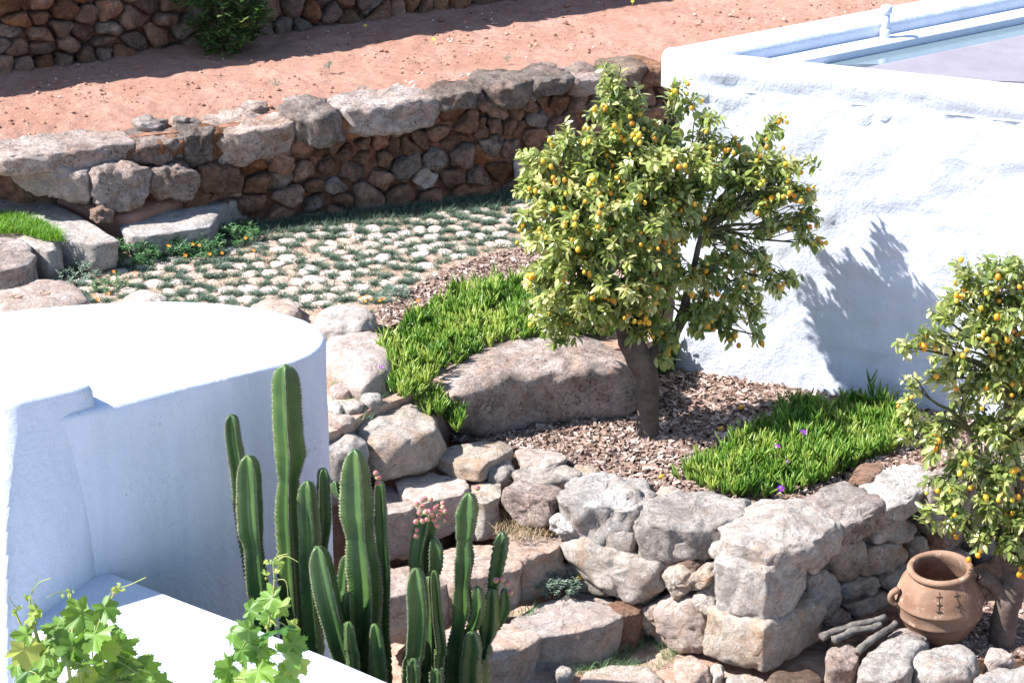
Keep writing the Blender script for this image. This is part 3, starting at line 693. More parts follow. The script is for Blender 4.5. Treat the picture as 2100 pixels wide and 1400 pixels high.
stn('boulder', 'broad blue-grey slab at the foot of the middle stone wall', 'boulder', ZK([(900,420),(1000,310),(1300,245),(1800,190),(1905,225),(1660,300),(1620,420),(1300,490),(1000,515)]), .42, .13, 'grey', 821, None, N=90, rf=9, p=.2, bulge=.02, rough=.03, bs=.92, cuts=2, cl=(.95,.99), grow=.02)
g = 'stones edging the lower bed'
stn('boulder', 'dark lichened boulder in front of the driftwood', 'boulder', ZI([(1090,1270),(1200,1150),(1400,1120),(1530,1170),(1420,1250),(1400,1390),(1200,1400),(1080,1370)]), -.36, .2, 'speck', 822, g, N=64, p=.45, bulge=.04)
stn('boulder', 'pale speckled boulder in front of the terracotta jar', 'boulder', ZI([(1410,1230),(1500,1190),(1700,1180),(1830,1230),(1850,1300),(1780,1380),(1600,1400),(1420,1380)]), -.37, .2, 'grey', 823, g, N=64, p=.45, bulge=.035)
stn('boulder', 'small flat pink stone near the lower right corner', 'boulder', ZI([(1850,1230),(1940,1205),(2070,1260),(2030,1295),(1880,1290)]), -.40, .1, 'pink', 824, g, N=44, p=.4, bulge=.03)
stn('boulder', 'white-topped boulder in the lower right corner', 'boulder', ZI([(1790,1400),(1860,1340),(1980,1300),(2200,1320),(2250,1500),(1780,1500)]), -.38, .2, 'grey', 825, g, N=56, p=.4, bulge=.03)
stn('boulder', 'dark squarish boulder beside the wall corner base', 'boulder', ZI([(870,1220),(960,1180),(1060,1190),(1085,1250),(1040,1330),(880,1330)]), -.40, .15, 'cap', 826, g, N=48, p=.4, bulge=.03)
stn('boulder', 'low dark stone against the jar foot', 'boulder', ZI([(1230,1110),(1340,1080),(1480,1110),(1530,1150),(1420,1180),(1280,1160)]), -.42, .1, 'cap', 827, g, N=44, p=.4, bulge=.03)
stn('boulder', 'flat brown stone at the picture bottom under the wall corner', 'boulder', ZI([(520,1340),(700,1330),(860,1350),(900,1480),(500,1480)]), -.50, .1, 'brown', 828, g, N=44, p=.4, bulge=.03)
g = 'flat stones on the lower path'
stn('paving_stone', 'cracked pinkish paving stone left of the wall corner base', 'paving stone', ZI([(-60,1250),(20,1235),(150,1280),(185,1350),(120,1420),(-40,1420)]), -.515, .06, 'pink', 829, g, N=48, p=.4, bulge=.02)
stn('paving_stone', 'small pale stone at the wall corner foot', 'paving stone', ZI([(170,1305),(250,1310),(260,1370),(190,1380)]), -.51, .06, 'pale', 830, g, N=32, p=.5, bulge=.03)
stn('paving_stone', 'pale paving stone below the wall corner at the picture bottom', 'paving stone', ZI([(260,1350),(400,1345),(520,1400),(480,1460),(250,1460)]), -.515, .06, 'pale', 831, g, N=40, p=.5, bulge=.02)
stn('paving_stone', 'small grey stone in the path grass below the lowest step', 'paving stone', ZH([(1310,1330),(1370,1305),(1430,1340),(1390,1390),(1320,1380)]), -.52, .05, 'grey', 832, g, N=32, p=.5, bulge=.03)
stn('paving_stone', 'flat earthy paving slab at the bottom beside the grass tufts', 'paving stone', ZH([(1480,1330),(1700,1290),(1950,1330),(2020,1420),(1600,1460),(1450,1420)]), -.53, .05, 'pink', 833, g, N=48, p=.4, bulge=.015)
# flat stones of the path between building and boulder
for i, (x, y, w, h, m, lb) in enumerate([(700,800,50,22,'pink','small flat stone beside the pink bedrock'),(715,832,62,24,'pale','pale flat stone above the cracked boulder'),(762,822,46,20,'grey','greyish flat stone above the cracked boulder'),(688,838,40,22,'pale','flat stone touching the white wall edge'),(700,862,60,24,'pink','earthy flat stone above the grey-topped boulder'),(762,800,40,16,'pink','little flat stone left of the ice plant')]):
    rc = random.Random(i+77); pp = [(x+w*.5*math.cos(a)*rc.uniform(.8,1.1), y+h*.5*math.sin(a)*rc.uniform(.8,1.1)) for a in [k*math.pi/4 for k in range(8)]]
    stn('paving_stone', lb, 'paving stone', pp, .305, .05, m, 840+i, 'flat stones of the upper path', N=32, p=.5, bulge=.02)

# ================================================================ cobble paving
rc = random.Random(11)
cob_reg = pxpoly([(-80,575),(120,560),(200,560),(240,520),(330,505),(430,500),(520,480),(620,455),(760,440),(900,425),(1080,400),(1300,380),(1320,480),(1060,515),(1000,525),(870,575),(830,600),(790,630),(720,650),(640,640),(500,650),(-80,660)], .3)
xs = [q[0] for q in cob_reg]; ys = [q[1] for q in cob_reg]; spc = .100; seeds = []
y = min(ys); r = 0
while y < max(ys):
    x = min(xs)+(r % 2)*spc*.5
    while x < max(xs):
        q = (x+rc.uniform(-.46,.46)*spc, y+rc.uniform(-.5,.5)*spc)
        if inside(q, cob_reg): seeds.append(q)
        x += spc
    y += spc*1.22; r += 1
mb = MB(); edges = []
bx = [(min(xs)-.1, min(ys)-.1), (max(xs)+.1, min(ys)-.1), (max(xs)+.1, max(ys)+.1), (min(xs)-.1, max(ys)+.1)]
for i, poly in voronoi(seeds, bx, .007):
    P = [Vector((a, b, .287)) for a, b in poly]
    c = sum(P, Vector())/len(P)
    if max((q-c).length for q in P) > spc*1.5: continue
    for a, b in poly: edges.append((a, b))
    if rc.random() < .13: continue
    k = 14; Q = resample(P, k); s0 = rc.uniform(.88, 1.14); hgt = rc.uniform(.007, .018); tl = Vector((rc.uniform(-.008,.008), rc.uniform(-.008,.008), 0))
    V = []; Fs = []
    for s, z in ((1.0, -.004), (.97, .35), (.84, .74), (.6, .94), (.28, 1.0)):
        for q in Q:
            w = c+(q-c)*s*s0; w.z = .284+hgt*z+noise.noise(w*40)*.004; w += tl*z; V.append(w)
    V.append(c+tl+Vector((0,0,hgt-.001)))
    for a in range(4):
        for j in range(k): Fs.append((a*k+j, a*k+(j+1) % k, (a+1)*k+(j+1) % k, (a+1)*k+j))
    for j in range(k): Fs.append((4*k+j, 4*k+(j+1) % k, 5*k))
    mb.add(V, Fs, rc.random())
o = mb.build('cobblestone_paving', M['cobble']); o['kind'] = 'structure'
prism('joint_soil', cob_reg, .27, .289, 'path', kind='structure')
# grass in the joints
def blade(mb, b, h, lean, w, r, az=None):
    a = az if az is not None else rc.uniform(0, 6.28); d = Vector((math.cos(a), math.sin(a), 0)); s = Vector((-d.y, d.x, 0))*w
    b = Vector(b); m = b+d*h*lean*.35+Vector((0,0,h*.6)); t = b+d*h*lean+Vector((0,0,h))
    mb.add([b-s, b+s, m+s*.7, m-s*.7, t], [(0,1,2,3), (3,2,4)], r)
mb = MB()
for (x, y) in edges:
    dist = (Vector((x, y, 0))-W0).dot(nW)
    dens = 1.25+1.7*frac(Vector((x*2.1, y*2.1, 7)))+max(0, (.55-dist))*4.0
    nb = int(max(0.15, dens)*22*rc.uniform(.3, 1.5))
    for _ in range(nb):
        a = rc.uniform(0, 6.28); rr = rc.uniform(0, .03)
        blade(mb, (x+math.cos(a)*rr, y+math.sin(a)*rr, .285), rc.uniform(.012, .034), rc.uniform(.6, 2.2), .0026, rc.random())
for (x, y) in scatter(cob_reg, 15000, rc):
    if frac(Vector((x*2.5, y*2.5, 5)))+rc.uniform(-.3,.3) > -.28: blade(mb, (x, y, .287), rc.uniform(.006, .018), rc.uniform(.6, 2.2), .0024, rc.random())
for _ in range(5200):      # thick grass along the wall foot
    u = rc.uniform(-.3, 2.2); dd = abs(rc.gauss(0, .12))+.03
    q = W0+dW*u+nW*dd
    blade(mb, (q.x, q.y, .285), rc.uniform(.02, .06), rc.uniform(.3, 1.4), .0024, rc.random()*.6)
tag(mb.build('grass', M['grass'], None, False), 'blue-green grass growing in the joints of the cobbles', 'grass', kind='stuff')
mb = MB()
for q in scatter(pxpoly([(-40,445),(0,440),(40,445),(80,455),(120,475),(135,495),(90,492),(40,478),(-40,480)], .48), 3000, rc):
    blade(mb, (q[0], q[1], .475), rc.uniform(.02, .055), rc.uniform(.2, 1.2), .0024, rc.random())
tag(mb.build('grass', M['lawn'], None, False), 'bright green patch of short grass on the grey slab at the left edge', 'grass', kind='stuff')
mb = MB()
for q in scatter(pxpoly([(1120,1400),(1300,1330),(1330,1310),(1420,1330),(1300,1400),(1330,1420)], LOW), 900, rc):
    if frac(Vector((q[0]*6, q[1]*6, 0))) > -.05: blade(mb, (q[0], q[1], LOW), rc.uniform(.02, .06), rc.uniform(.4, 1.8), .0016, rc.random())
for reg, z, n in (([(675,780),(770,790),(800,815),(770,860),(675,870)], .29, 500), ([(930,1045),(1010,1015),(1040,1060),(980,1090),(930,1075)], -.17, 260), ([(1020,1240),(1100,1225),(1110,1260),(1030,1270)], -.36, 200), ([(1290,1240),(1330,1260),(1330,1330),(1290,1320)], -.5, 200)):
    for q in scatter(pxpoly(reg, z), n, rc):
        if frac(Vector((q[0]*8, q[1]*8, 2))) > .0: blade(mb, (q[0], q[1], z), rc.uniform(.015, .04), rc.uniform(.4, 1.8), .0016, rc.random())
tag(mb.build('grass', M['weed'], None, False), 'thin green grass sprouting in the joints of the steps and paths', 'grass', kind='stuff')
mb = MB()
for q in scatter(pxpoly([(1020,1040),(1050,1020),(1090,1060),(1150,1085),(1060,1095),(1010,1080)], -.1), 500, rc):
    blade(mb, (q[0], q[1], -.14), rc.uniform(.02, .06), rc.uniform(.4, 2.0), .0014, rc.random())
tag(mb.build('grass', M['dry'], None, False), 'dry straw-coloured grass under the brown rock beside the steps', 'grass', kind='stuff')
# ================================================================ bark mulch
def chips(name, regs, label, seed):
    rg = random.Random(seed); mb = MB()
    for poly, z, n in regs:
        for q in scatter(poly, n, rg):
            L = rg.uniform(.008, .03); w = L*rg.uniform(.2, .45); h = rg.uniform(.0015, .004)
            a = rg.uniform(0, 6.28); tl = rg.gauss(0, .38); rl = rg.gauss(0, .4)
            m = Matrix.Rotation(a, 3, 'Z') @ Matrix.Rotation(tl, 3, 'Y') @ Matrix.Rotation(rl, 3, 'X')
            c = Vector((q[0], q[1], z+rg.uniform(0, .016)+.012*frac(Vector((q[0]*5, q[1]*5, 0)))))
            V = [c+m @ Vector((sx*L*(.8 if sy > 0 else 1)*.9, sy*w, sz*h)) for sx in (-1,1) for sy in (-1,1) for sz in (-1,1)]
            mb.add(V, [(0,1,3,2),(4,6,7,5),(0,4,5,1),(2,3,7,6),(0,2,6,4),(1,5,7,3)], min(1, max(0, rg.betavariate(1.6, 1.3))))
    return tag(mb.build(name, M['chip'], None, False), label, 'mulch', kind='stuff')
bedtop = [xy(K-nL*.12-nR*.1), xy(U(1345,1015,0)), xy(U(1200,965,0)), xy(U(1060,925,0)), xy(U(930,905,0)), xy(U(910,885,0)), xy(U(1000,800,0)), xy(U(1330,760,0)), xy(P0), xy(P1), xy(P1+dP*.5), xy(K+dR*1.2-nR*.1)]
chips('bark_mulch', [(bedtop, 0, 15500)], 'brown bark chip mulch round the kumquat trunk', 1)
chips('bark_mulch', [(pxpoly([(880,572),(1000,525),(1150,500),(1150,600),(1060,600),(940,600),(850,640),(780,690),(745,672),(775,640),(830,605)], .29), .285, 5200), (pxpoly([(700,740),(740,735),(735,760),(690,775)], .3), .30, 150)], 'brown bark chip mulch between the cobbles and the ice plant', 2)
chips('bark_mulch', [(pxpoly([(1850,1345),(2000,1290),(1990,1240),(2150,1240),(2200,1350)], -.48), -.48, 2600)], 'shaded bark mulch round the terracotta jar', 3)
# ================================================================ whitewashed buildings
def dense(poly, step):
    out = []
    for i in range(len(poly)):
        a, b = Vector(poly[i]), Vector(poly[(i+1) % len(poly)]); n = max(1, int((b-a).length/step))
        out += [a.lerp(b, k/n) for k in range(n)]
    return out
def plaster(name, top, z0, z1, mat, parent, bev=.03, amp=.006, bot=None, step=.06, zstep=.07, dish=0.0, lump=None, inset=.07):
    """whitewashed solid: outline 'top' (xy) at z1 down to 'bot' at z0, with a soft plastered edge"""
    ar = sum(top[i][0]*top[(i+1) % len(top)][1]-top[(i+1) % len(top)][0]*top[i][1] for i in range(len(top)))
    if ar < 0: top = list(top)[::-1]; bot = list(bot)[::-1] if bot else None
    A = [Vector((q[0], q[1], 0)) for q in top]; B = [Vector((q[0], q[1], 0)) for q in (bot or top)]
    n0 = len(A); TA = []; TB = []
    for i in range(n0):
        n = max(1, int((A[(i+1) % n0]-A[i]).length/step))
        for k in range(n): TA.append(A[i].lerp(A[(i+1) % n0], k/n)); TB.append(B[i].lerp(B[(i+1) % n0], k/n))
    n = len(TA); area = sum(TA[i].x*TA[(i+1) % n].y-TA[(i+1) % n].x*TA[i].y for i in range(n)); sg = 1 if area > 0 else -1
    nr = []
    for i in range(n):
        d = TA[(i+1) % n]-TA[i-1]; nr.append(Vector((d.y, -d.x, 0)).normalized()*sg)
    nz = max(2, int((z1-bev-z0)/zstep)); V = []; rows = 0
    for k in range(nz+1):
        f = k/nz; z = z0+(z1-bev-z0)*f
        for i in range(n):
            q = TB[i].lerp(TA[i], f); q.z = z; a = amp*frac(q*1.6)+amp*.6*frac(q*6)
            if lump: a += lump(q)
            V.append(q+nr[i]*a)
        rows += 1
    for k in range(1, 5):
        a = k/4*math.pi/2
        for i in range(n):
            q = TA[i]-nr[i]*bev*(1-math.cos(a)); q.z = z1-bev+bev*math.sin(a); w = amp*frac(q*1.6)+(amp*.5*frac(q*7))
            if lump: w += lump(q)*.5
            V.append(q+nr[i]*w*(1-k/5))
        rows += 1
    for k in ((1, 2) if inset else ()):
        for i in range(n):
            q = TA[i]-nr[i]*(bev+inset*k); q.z = z1-dish*(.4 if k == 1 else 1); V.append(q)
        rows += 1
    Fs = []
    for r in range(rows-1):
        for i in range(n): a = r*n; Fs.append((a+i, a+(i+1) % n, a+n+(i+1) % n, a+n+i))
    Fs.append(tuple(range((rows-1)*n, rows*n)))
    mb = MB(); mb.add(V, Fs); return mb.build(name, M[mat], parent, True, False)
# ---- left building with rounded roof corner
lb = thing('whitewashed_building', (-1.6, 8.2, LOW), 'smooth white building with a rounded flat roof corner behind the tallest cacti', 'building')
SCL = .868
def zs(z): return CZ-SCL*(CZ-z)
zt = zs(.85)
outl = pxpoly([(213,835),(300,812),(400,787),(500,763),(560,749),(600,739),(632,728),(652,716),(664,703),(668,690),(663,679),(650,667),(628,654),(600,645),(560,635),(515,627),(460,620),(400,616.5),(340,615),(260,617),(180,621),(90,628),(0,637),(-100,648),(-300,690),(-300,800),(0,870),(150,850)], zt)
plaster('roof_block', outl, -.8, zt, 'limes', lb, bev=.022, amp=.004, dish=.012)
z9, z1_ = zs(.95), zs(.13)
A1 = U(188,786,z9); Bq = U(8,828,z9); A2 = U(214,1167,z1_); B2 = U(13,1315,z1_)
C1 = U(-300,760,z9); D1 = U(-150,690,z9); E1 = U(108,742,z9)
topP = [xy(A1), xy(Bq), xy(C1), xy(D1), xy(E1)]
k = (-.8-.13)/(.95-.13)
def ext(a, b): return (b.x+(b.x-a.x)*((z1_+.8)/(z9-z1_)), b.y+(b.y-a.y)*((z1_+.8)/(z9-z1_)))
botP = [ext(A1, A2), ext(Bq, B2), (C1.x, C1.y-.4), xy(D1), xy(E1)]
plaster('raised_wall', topP, -.8, z9, 'limes', lb, bev=.03, amp=.003, bot=botP, inset=0)
lw = thing('garden_wall', (-1.0, 7.0, LOW), 'low broad white wall top in the lower left corner, dazzling in the sun', 'wall')
plaster('wall_block', [xy(U(x, y, z1_)) for x, y in ((150,1141),(214,1167),(385,1233),(500,1276),(690,1351),(800,1398),(1080,1515),(1000,2300),(-100,2300),(-60,1600),(10,1460),(60,1290))], -.8, z1_, 'limes', lw, bev=.015, amp=.003, inset=0)
# ---- right building
rb = thing('whitewashed_building', (1.4, 10.2, 0), 'large rough whitewashed building with a flat roof and parapets behind the kumquat trees', 'building')
RT = 1.63
cf0 = U(1353,100,RT)
# outer wall follows base line P0->P1; corner rounded
cornerx = (U(1357,130,RT)-P0).dot(dP)
def Pw(u, off=0.0): q = P0+dP*u-nP*off; return q
pc = Pw(cornerx)
bdir = (U(1760,12,RT+.02)-U(1372,84,RT+.02)); bdir.z = 0; bdir.normalize()
bn = Vector((-bdir.y, bdir.x, 0))
def rad_corner(c, d1, d2, r, n=7):
    a = c+d1*r; b = c+d2*r; return [xy(a*(1-t)**2+c*2*t*(1-t)+b*t*t) for t in [i/(n-1) for i in range(n)]]
foot = [xy(Pw(5.0))]+rad_corner(pc, dP, bdir, .14)+[xy(pc+bdir*6), xy(Pw(5.0)+bdir*5)]
LP = [(3.1,1.0),(.8,.55)]
def lump(q):
    u = (q-P0).dot(dP); s = Vector((u*1.0, q.z*1.3, 4.0))
    if (q-P0).dot(nP) < -.35: return 0.0
    a = .014*frac(s*1.1, 3)+.009*frac(s*3.2+Vector((3,1,0)), 4)+max(0, frac(s*5.5+Vector((1,7,0)), 3)-.24)*.028
    v = noise.voronoi(s*2.6)[0]; e = v[1]-v[0]; a += .007*min(1, e*4.0)
    top = max(0, 1-abs(q.z-1.47)/.14); a += -.022*top*max(0, frac(s*7, 3)-.05)*2.2
    a += .007*frac(s*13, 3)*(.3+top)
    return a
ob = plaster('front_wall', foot, -.8, 1.50, 'lime', rb, bev=.01, amp=0.0, step=.03, zstep=.03, lump=lump, inset=0)
# parapets
w = .20
par = [xy(Pw(5.0))]+rad_corner(pc, dP, bdir, .14)+[xy(pc+bdir*.16+bn*-.0-nP*0)]
plaster('parapet', [xy(Pw(5.0, -.012)), xy(Pw(cornerx+.10, -.012)), xy(Pw(cornerx+.01, .02)), xy(Pw(cornerx-.01, .12)), xy(Pw(cornerx+.08, w)), xy(Pw(5.0, w))], 1.34, RT, 'lime', rb, bev=.04, amp=.004, zstep=.03, step=.03, inset=0, bot=[xy(Pw(5.0, .045)), xy(Pw(cornerx+.14, .045)), xy(Pw(cornerx+.06, .07)), xy(Pw(cornerx+.05, .12)), xy(Pw(cornerx+.10, w)), xy(Pw(5.0, w))], lump=lambda q: .012*frac(Vector(((q-P0).dot(dP), q.z*2, 1))*6, 3))
b0 = pc+bdir*.03
plaster('parapet', [xy(b0), xy(b0+bdir*.1-bn*.13), xy(b0+bdir*6-bn*.13), xy(b0+bdir*6+bn*.12), xy(b0+bn*.10)], 1.46, RT+.022, 'limes', rb, bev=.045, amp=.004, inset=0)
plaster('ledge', [xy(pc+bdir*.25-bn*.13), xy(pc+bdir*6-bn*.13), xy(pc+bdir*6-bn*.27), xy(pc+bdir*.35-bn*.27)], 1.46, 1.575, 'limes', rb, bev=.01, amp=.001, inset=0)
# water channel between the ledge and the raised roof floor
wa = prism('channel_water', [xy(pc+bdir*.75-bn*.272), xy(pc+bdir*6-bn*.272), xy(pc+bdir*6-bn*.55), xy(pc+bdir*1.15-bn*.55)], 1.50, 1.535, 'water', rb)
M['roofp'] = lime_mat('roof_screed', 7, .15, .3, (.25,.235,.262), (.215,.20,.228))
rf = plaster('roof_floor', [xy(pc+bdir*.6-bn*.49), xy(pc+bdir*6-bn*.49), xy(pc+bdir*6-bn*5), xy(Pw(5.0,.1)), xy(Pw(cornerx+.3,.1))], 1.46, 1.56, 'roofp', rb, bev=.02, amp=.002, inset=0)
# vent pipe
vp = MB(); q = U(1761,62,1.575); q = pc+bdir*((q-pc).dot(bdir))-bn*.17; q.z = 1.57
tube(vp, [q, q+Vector((0,0,.13))], .020, 16); tube(vp, [q+Vector((0,0,.125)), q+Vector((0,0,.135)), q+Vector((0,0,.165)), q+Vector((0,0,.17))], [.022,.030,.030,.024], 16); tube(vp, [q, q+Vector((0,0,.05))], .027, 16)
vp.build('vent_pipe', M['limes'], rb)
# ================================================================ terracotta jar
jb = U(1926,1306,-.48); jar = thing('terracotta_jar', jb, 'old terracotta jar with stapled cracks standing on the shaded lower bed', 'jar')
J = Matrix.Translation(jb) @ Matrix.Rotation(R(-4), 4, 'Y') @ Matrix.Rotation(R(3), 4, 'X')
def lathe(prof, seg=64):
    mb = MB(); V = []; Fs = []
    for r_, z_ in prof:
        for j in range(seg):
            a = 2*math.pi*j/seg; v = Vector((math.cos(a)*r_, math.sin(a)*r_, z_)); 
            V.append(J @ (v*(1+.006*noise.noise(v*9))))
    for i in range(len(prof)-1):
        for j in range(seg): Fs.append((i*seg+j, i*seg+(j+1) % seg, (i+1)*seg+(j+1) % seg, (i+1)*seg+j))
    mb.add(V, Fs); return mb
prof = [(.0,.0),(.085,.0),(.10,.012),(.135,.06),(.165,.115),(.178,.15),(.181,.152),(.184,.158),(.182,.166),(.184,.19),(.187,.215),(.190,.224),(.194,.228),(.195,.236),(.190,.244),(.184,.27),(.168,.315),(.146,.352),(.134,.368),(.130,.375)]
ZS = .91; prof = [(r, z*ZS) for r, z in prof]
def zsq(L): return [(r, z*ZS) for r, z in L]
lathe(prof).build('body', M['terra'], jar)
lathe(zsq([(.129,.370),(.136,.372),(.142,.378),(.143,.388),(.139,.396),(.130,.400),(.120,.398),(.114,.390),(.112,.375),(.122,.33),(.16,.25),(.155,.13),(.09,.02),(.0,.012)])).build('rim', M['terra'], jar)
for s in (-1, 1):
    hb = MB(); pts = []
    for i in range(11):
        a = -1.1+2.4*i/10; pts.append(J @ Vector((s*(.168+.052*math.cos(a)), -.03, .238+.040*math.sin(a))))
    tube(hb, pts, [.016,.015,.014,.013,.013,.013,.013,.014,.015,.016,.017], 10); hb.build('handle', M['terra'], jar)
def onjar(az, z):
    for i in range(len(prof)-1):
        if prof[i][1] <= z <= prof[i+1][1]:
            f = (z-prof[i][1])/max(1e-6, prof[i+1][1]-prof[i][1]); r_ = prof[i][0]+(prof[i+1][0]-prof[i][0])*f; break
    return J @ Vector((math.cos(az)*(r_+.003), math.sin(az)*(r_+.003), z))
for az0, z_, wd in ((-1.78,.305,.17),(-1.77,.276,.12),(-1.77,.248,.14),(-1.30,.305,.16),(-1.30,.264,.13)):
    st = MB(); tube(st, [onjar(az0-wd/2+wd*i/4, z_) for i in range(5)], .0020, 6); st.build('staple', M['iron'], jar)
for az0 in (-1.775, -1.295):
    st = MB(); tube(st, [onjar(az0+.012*math.sin(i*2.1), .323-.086*i/7) for i in range(8)], .0014, 5); st.build('crack', M['iron'], jar)
# ================================================================ driftwood
for i, (a, b, r_, lb_) in enumerate([((1683,1306),(1816,1264),.017,'uppermost grey driftwood stick, its end resting against the wall'),((1708,1312),(1806,1280),.017,'short grey driftwood stick in the middle of the heap'),((1758,1336),(1838,1276),.016,'grey driftwood stick nearest the jar, steeply slanted')]):
    p, q = U(*a, -.345), U(*b, -.315); rg = random.Random(i); mid = p.lerp(q, .5)+Vector((rg.uniform(-.01,.01), rg.uniform(-.01,.01), .006)); P = spline([p, p.lerp(q,.25)+Vector((0,.008,.0)), mid, p.lerp(q,.8)-Vector((0,.006,0)), q], 18)
    mb = MB(); tube(mb, P, [r_*(1.05-.25*k/17)*(1+.12*noise.noise(Vector((k*.7, i*5, 0)))) for k in range(18)], 12)
    V2 = [Vector(v)+Vector((noise.noise(Vector(v)*45), noise.noise(Vector(v)*45+Vector((9,9,9))), noise.noise(Vector(v)*45-Vector((9,9,9)))))*.005 for v in mb.v]; mb.v = [tuple(v) for v in V2]
    tag(mb.build('driftwood_log', M['wood']), lb_, 'driftwood', 'driftwood sticks by the jar')
# ================================================================ kumquat trees
def px_r(r, p): return r*((p-EYE).dot(Vector((0, cp, -sp))))/F
def kumquat(label, trunk, limbs, lobes, D, seed, nclus, leafL, wall_lim, forks, nfruit, ring=None):
    rng = random.Random(seed)
    base = trunk[0][0]
    T = thing('kumquat_tree', base, label, 'fruit tree', 'kumquat trees')
    tb = MB(); P = spline([t[0] for t in trunk], 40); rr = [lerpl([t[1] for t in trunk], i/39) for i in range(40)]
    tube(tb, P, rr, 20)
    tb.v = [tuple(Vector(v)+(Vector(v)-Vector((base.x, base.y, v[2]))).normalized()*.006*frac(Vector(v)*14)) for v in tb.v]
    tb.build('trunk', M['bark'], T)
    for lm in limbs:
        lbm = MB(); P = spline([t[0] for t in lm], 24); tube(lbm, P, [lerpl([t[1] for t in lm], i/23) for i in range(24)], 14)
        lbm.v = [tuple(Vector(v)+Vector((noise.noise(Vector(v)*20), noise.noise(Vector(v)*20+Vector((5,5,5))), 0))*.006) for v in lbm.v]
        lbm.build('limb', M['bark'], T)
    L = []
    for (x, y, r, *o) in lobes:
        dd = o[0] if o else 0.0; dens = o[1] if len(o) > 1 else 1.0
        c = UD(x, y, D+dd); L.append((c, px_r(r, c), dens))
    br = MB(); cr = MB(); fr = []
    nodes = []
    for c, r, dn in L:
        f = min(forks, key=lambda q: (q-c).length+rng.uniform(0, .12))
        mid = f.lerp(c, .5)+Vector((rng.uniform(-.04,.04), rng.uniform(-.04,.04), rng.uniform(.0,.06)))
        Q = spline([f, f.lerp(mid, .5)+Vector((0,0,.02)), mid, c], 12); nodes.append(Q)
        r0 = .011 if (c-f).length > .3 else .008
        tube(br, Q, [r0*(1-.72*i/11) for i in range(12)], 6)
    tot = sum(r*r*dn for _, r, dn in L)
    for (c, r, dn), Q in zip(L, nodes):
        n = max(3, int(nclus*r*r*dn/tot))
        for _ in range(n):
            d = Vector((rng.gauss(0,1), rng.gauss(0,1), rng.gauss(0,1))).normalized()
            s = r*(rng.random()**.30)*(1.0 if rng.random() < .9 else rng.uniform(1.1, 1.7)); tip = c+Vector((d.x*s, d.y*s*1.25, d.z*s))
            lim = wall_lim(tip)
            if lim is not None and tip.y > lim-.05: tip.y = lim-rng.uniform(.05, .25)
            st = Q[rng.randint(7, 11)]; out = (tip-st)
            if out.length < .02: out = d*.05
            m = st.lerp(tip, .55)+Vector((rng.uniform(-.02,.02), rng.uniform(-.02,.02), .25*out.length*rng.random()))
            tw = spline([st, m, tip], 7); tube(br, tw, [.0035-.0022*i/6 for i in range(7)], 4, cap=False)
            ax = (tw[-1]-tw[-3]).normalized(); base_r = rng.gauss(.5, .17)
            ax = (ax+d*.6).normalized()
            nl = rng.randint(10, 17)
            for k in range(nl):
                t = k/nl; p = tw[6].lerp(tw[4], t) if k > 3 else tw[6]
                p = tip-ax*(t*.09)
                a = k*2.4+rng.uniform(-.4, .4); _, u, w = frame_of(ax)
                side = u*math.cos(a)+w*math.sin(a)
                ld = (side*(1.0)+ax*rng.uniform(.2, 1.1)*(1.3-t)+Vector((0,0,rng.uniform(-.75,.25)))).normalized()
                up = (Vector((0,0,1))*.9+Vector((rng.gauss(0,.45), rng.gauss(0,.45), 0))+side*.15)
                ll = leafL*rng.uniform(.55, 1.15)*(1-.25*(k < 3))
                rv = min(1, max(0, base_r+rng.gauss(0,.14)+(.22 if k < 3 else 0)+(.5 if rng.random() < .03 else 0)))
                leaf(cr, p, ld, up, ll, ll*rng.uniform(.38, .5), rv, rng.uniform(.05, .4), rng.uniform(.1, .5))
            if rng.random() < nfruit/ max(1, nclus):
                for _ in range(rng.choice((1,1,1,2,2,3))):
                    fr.append((tip+Vector((rng.uniform(-.03,.03), rng.uniform(-.055,.0), rng.uniform(-.045,.01))), rng.random()))
    br.build('branches', M['twig'], T); cr.build('crown', M['leaf'], T, True)
    rng.shuffle(fr)
    fr.sort(key=lambda q: q[0].y+rng.uniform(-.1, .1))
    for p, v in fr[:98]:
        mb = MB(); s = rng.uniform(.0080, .0130); ellipsoid(mb, p, s, s*rng.uniform(1.05, 1.3), (rng.uniform(-.3,.3), rng.uniform(-.3,.3), 1), 10, 7, v); mb.build('fruit', M['fruit'], T)
    if fr[98:]:
        mb = MB()
        for p, v in fr[98:]: s = rng.uniform(.0080, .0130); ellipsoid(mb, p, s, s*1.15, (rng.uniform(-.3,.3), rng.uniform(-.3,.3), 1), 10, 7, v)
        o = mb.build('inner_fruit', M['fruit'], T); o['kind'] = 'stuff'
    return T
D1_ = U(1328,893,0).y
def wl(p): return (P0.y+(p.x-P0.x)*dP.y/dP.x) if p.x > .72 else None
t1 = lambda x, y, dd=0.0: UD(x, y, D1_+dd)
trunk1 = [(t1(1328,905),.070),(t1(1328,882),.055),(t1(1329,820),.052),(t1(1327,775),.054),(t1(1310,735,.01),.064),(t1(1294,700,.02),.060),(t1(1284,668,.03),.050)]
limb1 = [[(t1(1288,690,.02),.046),(t1(1270,650,.03),.036),(t1(1240,590,.06),.024),(t1(1200,520,.05),.014)],
         [(t1(1318,752,.0),.036),(t1(1345,722,.03),.034),(t1(1378,690,.06),.032),(t1(1398,650,.08),.026),(t1(1420,560,.15),.016),(t1(1440,470,.18),.010)],
         [(t1(1290,690,.04),.038),(t1(1310,630,.10),.028),(t1(1330,540,.16),.018),(t1(1330,430,.2),.011)]]
